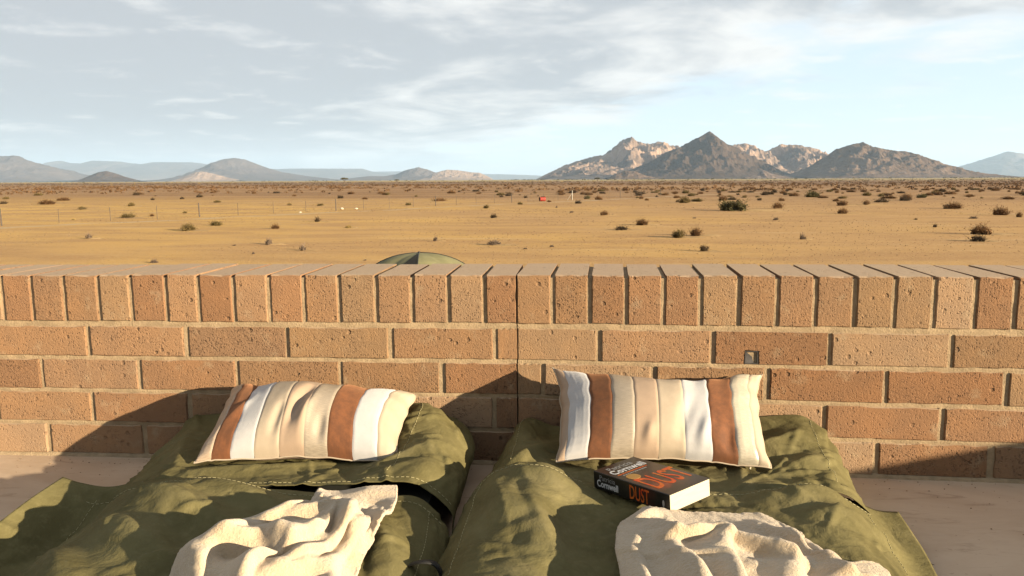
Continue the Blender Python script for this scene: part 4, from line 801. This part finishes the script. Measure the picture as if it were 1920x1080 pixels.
# ------------------------------------------------------------------ shrubs
SH_OLIVE = m_scrub('olive_shrub', (0.095, 0.075, 0.028), (0.23, 0.155, 0.06)); SH_BROWN = m_scrub('brown_shrub', (0.095, 0.052, 0.024), (0.23, 0.12, 0.048)); SH_DEAD = m_scrub('dead_wood', (0.10, 0.07, 0.05), (0.27, 0.20, 0.145)); SH_GREEN = m_scrub('green_shrub', (0.06, 0.058, 0.024), (0.145, 0.12, 0.05)); SH_DARK = m_scrub('dark_shrub', (0.045, 0.032, 0.02), (0.12, 0.08, 0.045)); SH_GRASS = m_scrub('grass_shrub', (0.26, 0.18, 0.06), (0.42, 0.30, 0.11))
def shrub_mesh(seed, stems, leaves, thick, up=0.55, leafsize=0.03, spread=1.0, core=430):
    """unit shrub, about 1 wide and 0.5 high: thin forking stems and many small leaf faces"""
    r = np.random.default_rng(seed); V, Fc = [], []
    lobes = [(r.uniform(-.28, .28), r.uniform(-.28, .28), r.uniform(.6, 1.0)) for _ in range(5)]
    def rib(a, b, w):
        d = b-a; s = np.cross(d, r.normal(size=3)); s /= np.linalg.norm(s)+1e-9; o = len(V); V.extend([a-s*w, a+s*w, b+s*w*0.45, b-s*w*0.45]); Fc.append((o, o+1, o+2, o+3))
    tips = []
    for _ in range(stems):
        lx, ly, lh = lobes[r.integers(5)]; az = r.uniform(0, 2*math.pi); el = math.acos(r.uniform(0.05, 1.0)**up)
        b0 = np.array([lx*0.5+r.normal()*0.05, ly*0.5+r.normal()*0.05, -0.01]); L = r.uniform(.24, .42)*lh*spread
        dr = np.array([math.cos(az)*math.sin(el), math.sin(az)*math.sin(el), math.cos(el)*1.05+0.12]); mid = b0+dr*L*0.55+r.normal(size=3)*0.02; tip = mid+(dr+r.normal(size=3)*0.35)*L*0.5
        tip[2] = max(tip[2], 0.02); rib(b0, mid, thick); rib(mid, tip, thick*0.6); tips.append((mid, tip))
        if r.random() < 0.6: t2 = mid+(dr+r.normal(size=3)*0.5)*L*0.4; t2[2] = max(t2[2], 0.02); rib(mid, t2, thick*0.5); tips.append((mid, t2))
    for _ in range(leaves):
        a, b = tips[r.integers(len(tips))]; p = a+(b-a)*r.uniform(0.15, 1.1)+r.normal(size=3)*0.018; p[2] = max(p[2], 0.01)
        u = r.normal(size=3); u /= np.linalg.norm(u); w = np.cross(u, r.normal(size=3)); w /= np.linalg.norm(w); q = leafsize*r.uniform(.5, 1.2); o = len(V)
        V.extend([p-u*q, p+w*q*0.4, p+u*q, p-w*q*0.4]); Fc.append((o, o+1, o+2, o+3))
    for _ in range(core):                        # dense inner twigs and old leaves
        lx, ly, lh = lobes[r.integers(5)]; q = r.normal(size=3); q /= np.linalg.norm(q); p = np.array([lx*0.8, ly*0.8, 0.02])+q*np.array([.20, .20, .26])*lh*r.random()**0.5; p[2] = abs(p[2])
        u = r.normal(size=3); u /= np.linalg.norm(u); w = np.cross(u, r.normal(size=3)); w /= np.linalg.norm(w); s_ = r.uniform(.03, .065); o = len(V); V.extend([p-u*s_, p+w*s_*0.6, p+u*s_, p-w*s_*0.6]); Fc.append((o, o+1, o+2, o+3))
    for q in V: q[2] = max(q[2], -0.005)
    return mk(V, Fc)
KIND = {'olive': [shrub_mesh(s, 210, 1300, .008, .6, .034) for s in (1, 2, 3)], 'brown': [shrub_mesh(s, 230, 1150, .008, .6, .032) for s in (11, 12, 13)], 'dead': [shrub_mesh(s, 85, 160, .018, .5, .026) for s in (21, 22, 23)],
        'green': [shrub_mesh(s, 220, 1500, .008, .6, .036) for s in (31, 32)], 'dark': [shrub_mesh(s, 120, 600, .014, .55, .04) for s in (41, 42, 43)], 'grass': [shrub_mesh(s, 260, 120, .007, .8, .02) for s in (51, 52)]}
MATK = dict(olive=SH_OLIVE, brown=SH_BROWN, dead=SH_DEAD, green=SH_GREEN, dark=SH_DARK, grass=SH_GRASS)
for k, ms in KIND.items():
    for m in ms: m.materials.append(MATK[k])
NAMEK = dict(olive='shrub', brown='shrub', dead='dead_bush', green='shrub', dark='dark_bush', grass='grass_tuft')
CATK = dict(olive='shrub', brown='shrub', dead='dead bush', green='shrub', dark='bush', grass='grass tuft')
mounds = []
def shrub(px, py, w, h, kind, label, group='desert shrubs'):
    p = onground(px, py); D = (p-CAM)@FW; sx, sz = w*D/FPX, h*D/FPX
    me = KIND[kind][int(px) % len(KIND[kind])]
    o = obj(NAMEK[kind], me, None, None, (p[0], p[1]+sx*0.2, p[2]), (0, 0, random.uniform(0, 6.28)), (sx*1.05, sx*0.9, sz/0.46))
    tag(o, label, CATK[kind], group)
    if w >= 16 and py > 378: mounds.append((p, sx, sz))
    return o
big = [(347, 433, 44, 15, 'olive', 'wide olive tussock shrub just below the thick left fence post'), (402, 424, 32, 12, 'olive', 'smaller olive tussock right behind the wide tussock at left'), (513, 430, 20, 11, 'brown', 'reddish grass-like tuft between the two left fence posts, nearer the wall'),
 (595, 416, 17, 10, 'dark', 'dark little bush below the second thick fence post'), (652, 428, 17, 9, 'grass', 'pale yellow wisp of grass right of the dark little bush'), (163, 448, 26, 14, 'dead', 'grey dead twiggy bush alone near the left edge'),
 (501, 459, 24, 14, 'dead', 'dark dead bush with a long shadow left of the bleached one'), (565, 470, 28, 14, 'dead', 'bleached dead bush left of the tent'), (815, 452, 16, 12, 'dead', 'small dead bush above the tent top'),
 (927, 459, 34, 11, 'dead', 'sprawling dead reddish bush right of the tent'), (925, 409, 20, 9, 'dark', 'round dark bush in the middle of the bare sand'), (912, 391, 18, 9, 'olive', 'olive bush below the last thick fence post'),
 (1166, 432, 36, 11, 'dark', 'dark bush on a sand mound left of the largest brown shrub'), (1205, 422, 30, 13, 'brown', 'brown shrub behind the dark bush on its mound'), (1275, 446, 44, 19, 'olive', 'largest brown-olive shrub in mid plain, left half'),
 (1308, 443, 36, 18, 'brown', 'tawny right half of the largest mid-plain shrub'), (1320, 471, 28, 13, 'dark', 'near-black small bush close above the wall'), (1375, 396, 72, 24, 'green', 'biggest dark green shrub on a sand hummock'),
 (1286, 381, 30, 14, 'olive', 'round olive shrub left of the big green one'), (1133, 404, 18, 10, 'brown', 'small red-brown tuft right of the red drum'), (1458, 391, 26, 13, 'brown', 'orange-brown shrub on the sand hummock right of the green one'),
 (1583, 401, 26, 12, 'brown', 'tawny shrub casting a long shadow in the right mid plain'), (1508, 449, 20, 13, 'dead', 'upright grey dead bush alone on the bare right foreground'), (1838, 453, 40, 16, 'dark', 'dark bush in front of the feathery one near the right edge'),
 (1846, 440, 46, 22, 'brown', 'feathery brown shrub behind the dark bush near the right edge'), (1884, 404, 36, 18, 'brown', 'large rounded brown shrub near the right edge of the plain'), (1914, 408, 16, 12, 'brown', 'shrub cut by the right picture edge'),
 (1790, 392, 40, 14, 'brown', 'spreading brown shrub left of the large rounded one'), (1828, 411, 26, 8, 'dead', 'low grey dead bush in front of the spreading brown shrub'), (1754, 426, 11, 8, 'dark', 'tiny dark bush on gravel left of the feathery shrub'),
 (1718, 413, 10, 5, 'dark', 'tiny dark tuft on gravel, farther left'), (1580, 386, 24, 12, 'brown', 'brown shrub behind the tawny one with the long shadow'), (1626, 384, 18, 10, 'brown', 'small brown shrub between two sandy patches at right'),
 (1700, 375, 28, 13, 'brown', 'red-brown shrub in the right-hand scrub belt'), (1732, 371, 26, 8, 'green', 'flat green shrub beside the red-brown one'), (1525, 370, 34, 13, 'green', 'compact green shrub in the right-hand scrub belt'),
 (1084, 382, 20, 7, 'dark', 'low dark bush below the pale gate post'), (1072, 399, 14, 5, 'dead', 'small dead tuft below the drum and gate post'), (1043, 390, 9, 5, 'dead', 'tiny dead tuft nearest the red drum'), (976, 384, 14, 7, 'olive', 'olive tuft left of the red drum'),
 (238, 409, 40, 11, 'olive', 'straggling shrub under the fence wire at left'), (285, 406, 12, 6, 'brown', 'small brown tuft touching the thick left fence post'), (150, 393, 26, 7, 'olive', 'long low shrub behind the fence at left'),
 (92, 381, 26, 5, 'dark', 'flat dark shrub behind the leftmost fence posts'), (245, 387, 20, 8, 'olive', 'rounded shrub behind the fence near the thick post'), (346, 400, 12, 5, 'olive', 'little tuft behind the fence right of the thick post'),
 (404, 380, 22, 5, 'olive', 'long flat shrub behind the fence, right of the rounded one'), (288, 494, 18, 10, 'dead', 'sparse twigs peeping just over the wall at left'), (437, 461, 14, 3, 'dead', 'flat dead twig cluster left of the dark dead bush'), (474, 477, 9, 6, 'dead', 'tiny dead sprig nearest the wall, left of the tent'),
 (136, 413, 12, 5, 'grass', 'thin dry tuft at the foot of the left fence'), (683, 489, 10, 4, 'dead', 'tiny sprig just over the wall, left of the tent'), (765, 385, 14, 7, 'olive', 'tuft behind the fence between the thick posts at centre'), (636, 372, 18, 7, 'dark', 'dark shrub standing behind the second thick fence post'),
 (600, 386, 16, 6, 'olive', 'low tuft right against the second thick fence post'), (541, 385, 13, 5, 'olive', 'low tuft behind the fence left of the second thick post'), (726, 366, 16, 7, 'olive', 'rounded tuft in the scrub behind the centre fence'), (1035, 463, 11, 5, 'dead', 'tiny dead sprig on bare sand above the wall at centre'),
 (1303, 410, 12, 4, 'dead', 'tiny dead sprig between the green and largest shrubs'), (1456, 413, 18, 8, 'dead', 'dead sprig below the orange-brown hummock shrub'), (985, 467, 14, 3, 'dead', 'flat dead sprig right of the sprawling dead bush')]
for a in big: shrub(*a)
# scrub belt: individuals nearest the camera, then one mass beyond
nind = 0; taken = [onground(a[0], a[1])[:2] for a in big]
def scrub_density(l, d): return np.clip((d-95)/60, 0, 1)*(0.55+0.45*np.tanh(l/30))+0.22*np.clip((d-70)/30, 0, 1)*(l > 22)
belt = {True: ('low brown shrub in the scrub belt on the right of the plain', 'scrub belt shrubs, right'), False: ('low brown shrub in the scrub belt on the left of the plain', 'scrub belt shrubs, left')}
tries = 0
while nind < 238 and tries < 40000:
    tries += 1; d = math.sqrt(random.uniform(75**2, 215**2)); l = random.uniform(-0.70, 0.72)*d
    if random.random() > scrub_density(l, d): continue
    p = CAM[:2]+l*R0[:2]+d*FH[:2]
    if any((p[0]-q[0])**2+(p[1]-q[1])**2 < 6 for q in taken): continue
    taken.append(p); w = random.uniform(0.7, 1.7)**1.9*1.1*(1.25 if random.random() < 0.15 else 1); kd = random.choices(['brown', 'olive', 'dark', 'green'], [5, 2.4, 2.6, 0.25])[0]
    o = obj('shrub', random.choice(KIND[kd]), None, None, (p[0], p[1], ground_z(*p)), (0, 0, random.uniform(0, 6.28)), (w, w*0.9, random.uniform(0.28, 0.5)*min(w, 1.7)/0.46))
    side, reach = ('right' if l > 0 else 'left'), ('nearer' if d < 150 else 'farther')
    tag(o, '%s %s shrub in the %s scrub belt, %s side of the plain' % ('large' if w > 1.9 else 'small', {'brown': 'red-brown', 'olive': 'olive', 'dark': 'blackish', 'green': 'green'}[kd], reach, side), 'shrub', belt[l > 0][1]); nind += 1
def tufts(name, n, d0, d1, w0, w1, mat, label, faces=16, clump=True, hfac=0.42, seed=1, dens=None):
    g = np.random.default_rng(seed); d = np.sqrt(g.uniform(d0**2, d1**2, n)); l = g.uniform(-0.74, 0.76, n)*d
    if dens is not None: k = g.random(n) < dens(l, d); d, l = d[k], l[k]; n = len(d)
    px = CAM[0]+l*R0[0]+d*FH[0]; py = CAM[1]+l*R0[1]+d*FH[1]; pz = ZG-TILT*l
    w = g.uniform(w0, w1, n)**1.0; c = np.stack([px, py, pz], -1)
    az = g.uniform(0, 2*math.pi, (n, faces)); rad = np.sqrt(g.random((n, faces)))*0.5; hh = g.random((n, faces))**0.7*hfac*np.sqrt(np.clip(1-(rad*1.8)**2, 0.05, 1))
    P_ = c[:, None, :]+w[:, None, None]*np.stack([rad*np.cos(az), rad*np.sin(az), hh], -1)
    u = g.normal(size=(n, faces, 3)); u /= np.linalg.norm(u, axis=2, keepdims=True); v = np.cross(u, g.normal(size=(n, faces, 3))); v /= np.linalg.norm(v, axis=2, keepdims=True)
    q = (w[:, None]*0.17*g.uniform(.6, 1.2, (n, faces)))[..., None]
    V = np.stack([P_-u*q, P_+v*q*0.7, P_+u*q, P_-v*q*0.7], 2).reshape(-1, 3); V[:, 2] = np.maximum(V[:, 2], ZG-TILT*((V[:, 0]-CAM[0])*R0[0]+(V[:, 1]-CAM[1])*R0[1]))
    Fq = np.arange(len(V)).reshape(-1, 4)
    me = bpy.data.meshes.new(name); me.vertices.add(len(V)); me.vertices.foreach_set('co', V.ravel()); me.loops.add(Fq.size); me.loops.foreach_set('vertex_index', Fq.ravel()); me.polygons.add(len(Fq)); me.polygons.foreach_set('loop_start', np.arange(0, Fq.size, 4)); me.update(calc_edges=True)
    return tag(obj(name, me, mat), label, 'scrub', kind='stuff')
patch = lambda l, d: np.clip(0.5+1.3*np.array([mnoise.noise(Vector((a*0.012, b*0.02, 4.0))) for a, b in zip(l, d)]), 0.12, 1)
tufts('far_scrub', 5200, 200, 520, 0.7, 2.0, SH_BROWN, 'brown scrub dotting the plain towards the horizon', 14, seed=3, dens=patch)
tufts('far_scrub', 5200, 430, 1300, 0.9, 2.6, SH_DARK, 'dark scrub merging into a band below the horizon', 10, seed=4, dens=patch)
tufts('grass_plain', 5200, 800, 3200, 1.2, 3.2, SH_GRASS, 'straw-coloured grass and bushes on the far plain', 8, seed=6, dens=patch)
tufts('far_scrub', 700, 2200, 4900, 5, 13, SH_GREEN, 'dark bushes along the foot of the mountains', 14, seed=7, hfac=0.34, dens=lambda l, d: np.where(l > 0, 0.9, 0.25))

# small thorn trees near the horizon
def thorn_tree(px, py, hpx, label, seed):
    p = onground(px, py); D = (p-CAM)@FW; h = hpx*D/FPX; r = np.random.default_rng(seed)
    root = tag(empty('thorn_tree', tuple(p)), label, 'tree', 'far thorn trees'); mb = MB(); mb.tube([(0, 0, -.2), (0.03*h, 0, .35*h), (0.0, 0, .55*h)], [0.05*h, 0.035*h, 0.025*h], 6)
    for k in range(6): a = r.uniform(0, 6.28); mb.tube([(0.02*h, 0, .35*h), (.3*h*math.cos(a), .3*h*math.sin(a), .72*h), (.5*h*math.cos(a), .5*h*math.sin(a), .85*h)], [0.025*h, 0.016*h, 0.008*h], 5)
    mb.build('trunk', SH_DEAD, root); V, Fc = [], []
    for k in range(420):
        a, q = r.uniform(0, 6.28), math.sqrt(r.random()); c = np.array([q*.62*h*math.cos(a), q*.55*h*math.sin(a), h*(.78+.2*(1-q*q)*r.random()+0.05*r.normal())]); u = r.normal(size=3); w = np.cross(u, r.normal(size=3)); s = .045*h; u *= s/np.linalg.norm(u); w *= s/np.linalg.norm(w); o = len(V); V.extend([c-u, c-w, c+u, c+w]); Fc.append((o, o+1, o+2, o+3))
    obj('crown', mk(V, Fc), SH_GREEN, root)
thorn_tree(646, 345, 12, 'small thorn tree breaking the horizon left of centre', 1); thorn_tree(1120, 342, 9, 'small thorn tree on the horizon before the granite mountain', 2); thorn_tree(744, 344, 8, 'tiny thorn tree right of the horizon tree left of centre', 3)

# sand drifted up against the larger bushes, and loose pebbles
M_SAND = m_plain('drift_sand', (0.43, 0.29, 0.14), 0.95, 0.12, 2.0, 12, 0.5, 0.03, 0.1)
V, Fc = [], []
for p, sx, sz in mounds:
    n, m = 12, 18; o = len(V); L = sx*random.uniform(1.0, 1.9); Wd = sx*random.uniform(.28, .4); hh = min(0.22, sz*random.uniform(.10, .22)); cx_ = p[0]+L*0.42; cy_ = p[1]+0.1*L
    for i in range(n):
        for j in range(m):
            r_, a = i/(n-1), 2*math.pi*j/m; x = math.cos(a)*r_; y = math.sin(a)*r_; z_ = hh*(1-r_*r_)**1.4*(1-0.45*x)+0.02*math.sin(5*x+3*y)*(1-r_)
            X_, Y_ = cx_+x*L*0.62, cy_+y*Wd; V.append((X_, Y_, ground_z(X_, Y_)-0.02+z_))
    Fc += [(o+i*m+j, o+(i+1)*m+j, o+(i+1)*m+(j+1) % m, o+i*m+(j+1) % m) for i in range(n-1) for j in range(m)]
tag(obj('sand_drifts', mk(V, Fc, True), M_SAND), 'pale sand drifted up beside the bushes', 'sand', kind='structure')
M_PEB = m_scrub('pebble', (0.15, 0.09, 0.05), (0.36, 0.25, 0.145))
g = np.random.default_rng(5); n = 14000; d = 24*(150/24)**g.random(n); l = g.uniform(-.7, .72, n)*d; r_ = g.uniform(.010, .036, n)*np.clip(d/45, 0.7, 1.8)
c = np.stack([CAM[0]+l*R0[0]+d*FH[0], CAM[1]+l*R0[1]+d*FH[1], ZG-TILT*l+r_*0.25], -1); o6 = np.array([(1, 0, 0), (-1, 0, 0), (0, 1, 0), (0, -1, 0), (0, 0, .7), (0, 0, -.7)])
V = (c[:, None, :]+r_[:, None, None]*o6[None]*g.uniform(.6, 1.3, (n, 6, 1))).reshape(-1, 3); f8 = np.array([(0, 2, 4), (2, 1, 4), (1, 3, 4), (3, 0, 4), (2, 0, 5), (1, 2, 5), (3, 1, 5), (0, 3, 5)])
Fc = (np.arange(n)[:, None, None]*6+f8[None]).reshape(-1, 3)
tag(obj('pebbles', mk(V, Fc.tolist()), M_PEB), 'loose gravel scattered over the sand', 'gravel', kind='stuff')
M_STONE = m_plain('white_stone', (0.58, 0.50, 0.38), 0.8, 0.1, 5)
for px, py, w, lb in ((563, 399, 5, 'white stone lying left of the second thick fence post'), (641, 392, 6, 'white stone right of the second thick fence post'), (668, 392, 5, 'second white stone, farther right along the fence')):
    p = onground(px, py); q = w*((p-CAM)@FW)/FPX/2; r0 = np.random.default_rng(px); v6 = []
    nA, nB = 8, 5; V = [(p[0]+q*1.3*math.sin(math.pi*(i+.5)/nB)*math.cos(2*math.pi*j/nA)*r0.uniform(.8, 1.1), p[1]+q*math.sin(math.pi*(i+.5)/nB)*math.sin(2*math.pi*j/nA)*r0.uniform(.8, 1.1), p[2]+q*0.3+q*.75*math.cos(math.pi*(i+.5)/nB)) for i in range(nB) for j in range(nA)]
    Fs = [(i*nA+j, (i+1)*nA+j, (i+1)*nA+(j+1) % nA, i*nA+(j+1) % nA) for i in range(nB-1) for j in range(nA)]+[tuple(range(nA)), tuple((nB-1)*nA+j for j in reversed(range(nA)))]
    tag(obj('stone', mk(V, Fs), M_STONE), lb, 'stone', 'pale stones by the fence')

# grit blown into the corner of the patio, and a dry twig
g = np.random.default_rng(8); V, Fc = [], []
for k in range(420):
    s = g.uniform(-1.4, 1.2); y = -abs(g.normal())*0.05-0.012 if k < 300 else g.uniform(-0.9, -0.02); (x, yy, _), _r = along(s, 0.0); x0, y0 = x, yy+y
    if -0.80 < x0 < 0.70 and k % 5: continue
    q = g.uniform(.0006, .0022); o = len(V); V += [(x0+q*a*g.uniform(.6, 1.3), y0+q*b*g.uniform(.6, 1.3), q*0.4+q*c_) for a, b, c_ in ((1, 0, 0), (-1, 0, 0), (0, 1, 0), (0, -1, 0), (0, 0, .7), (0, 0, -.4))]; Fc += [tuple(i+o for i in q3) for q3 in ((0, 2, 4), (2, 1, 4), (1, 3, 4), (3, 0, 4), (2, 0, 5), (1, 2, 5), (3, 1, 5), (0, 3, 5))]
tag(obj('grit', mk(V, Fc), M_PEB), 'grit and blown sand on the patio floor', 'grit', kind='stuff')
tw = [onz(1712, 1044, .001), onz(1725, 1052, .0015), onz(1742, 1057, .001), onz(1752, 1059, .001)]
mb = MB(); mb.tube(tw, [.0006, .0009, .0008, .0004], 5); tag(mb.build('twig', SH_DEAD), 'tiny dry twig on the shaded floor at the lower right', 'twig')

# ------------------------------------------------------------------ haze: the air between the camera and the mountains
hv = bpy.data.materials.new('haze_air'); hv.use_nodes = True; t = hv.node_tree; t.nodes.clear()
pv = nd(t, 'ShaderNodeVolumePrincipled', {'Color': (0.52, 0.73, 1.0, 1), 'Density': 2.9e-5, 'Anisotropy': 0.1})
t.links.new(pv.outputs[0], nd(t, 'ShaderNodeOutputMaterial').inputs['Volume'])
tag(obj('haze', mk(*box((-34000, -8000, ZG-310), (34000, 36000, 1100))), hv), 'thin pale haze over the desert', 'haze', kind='stuff')
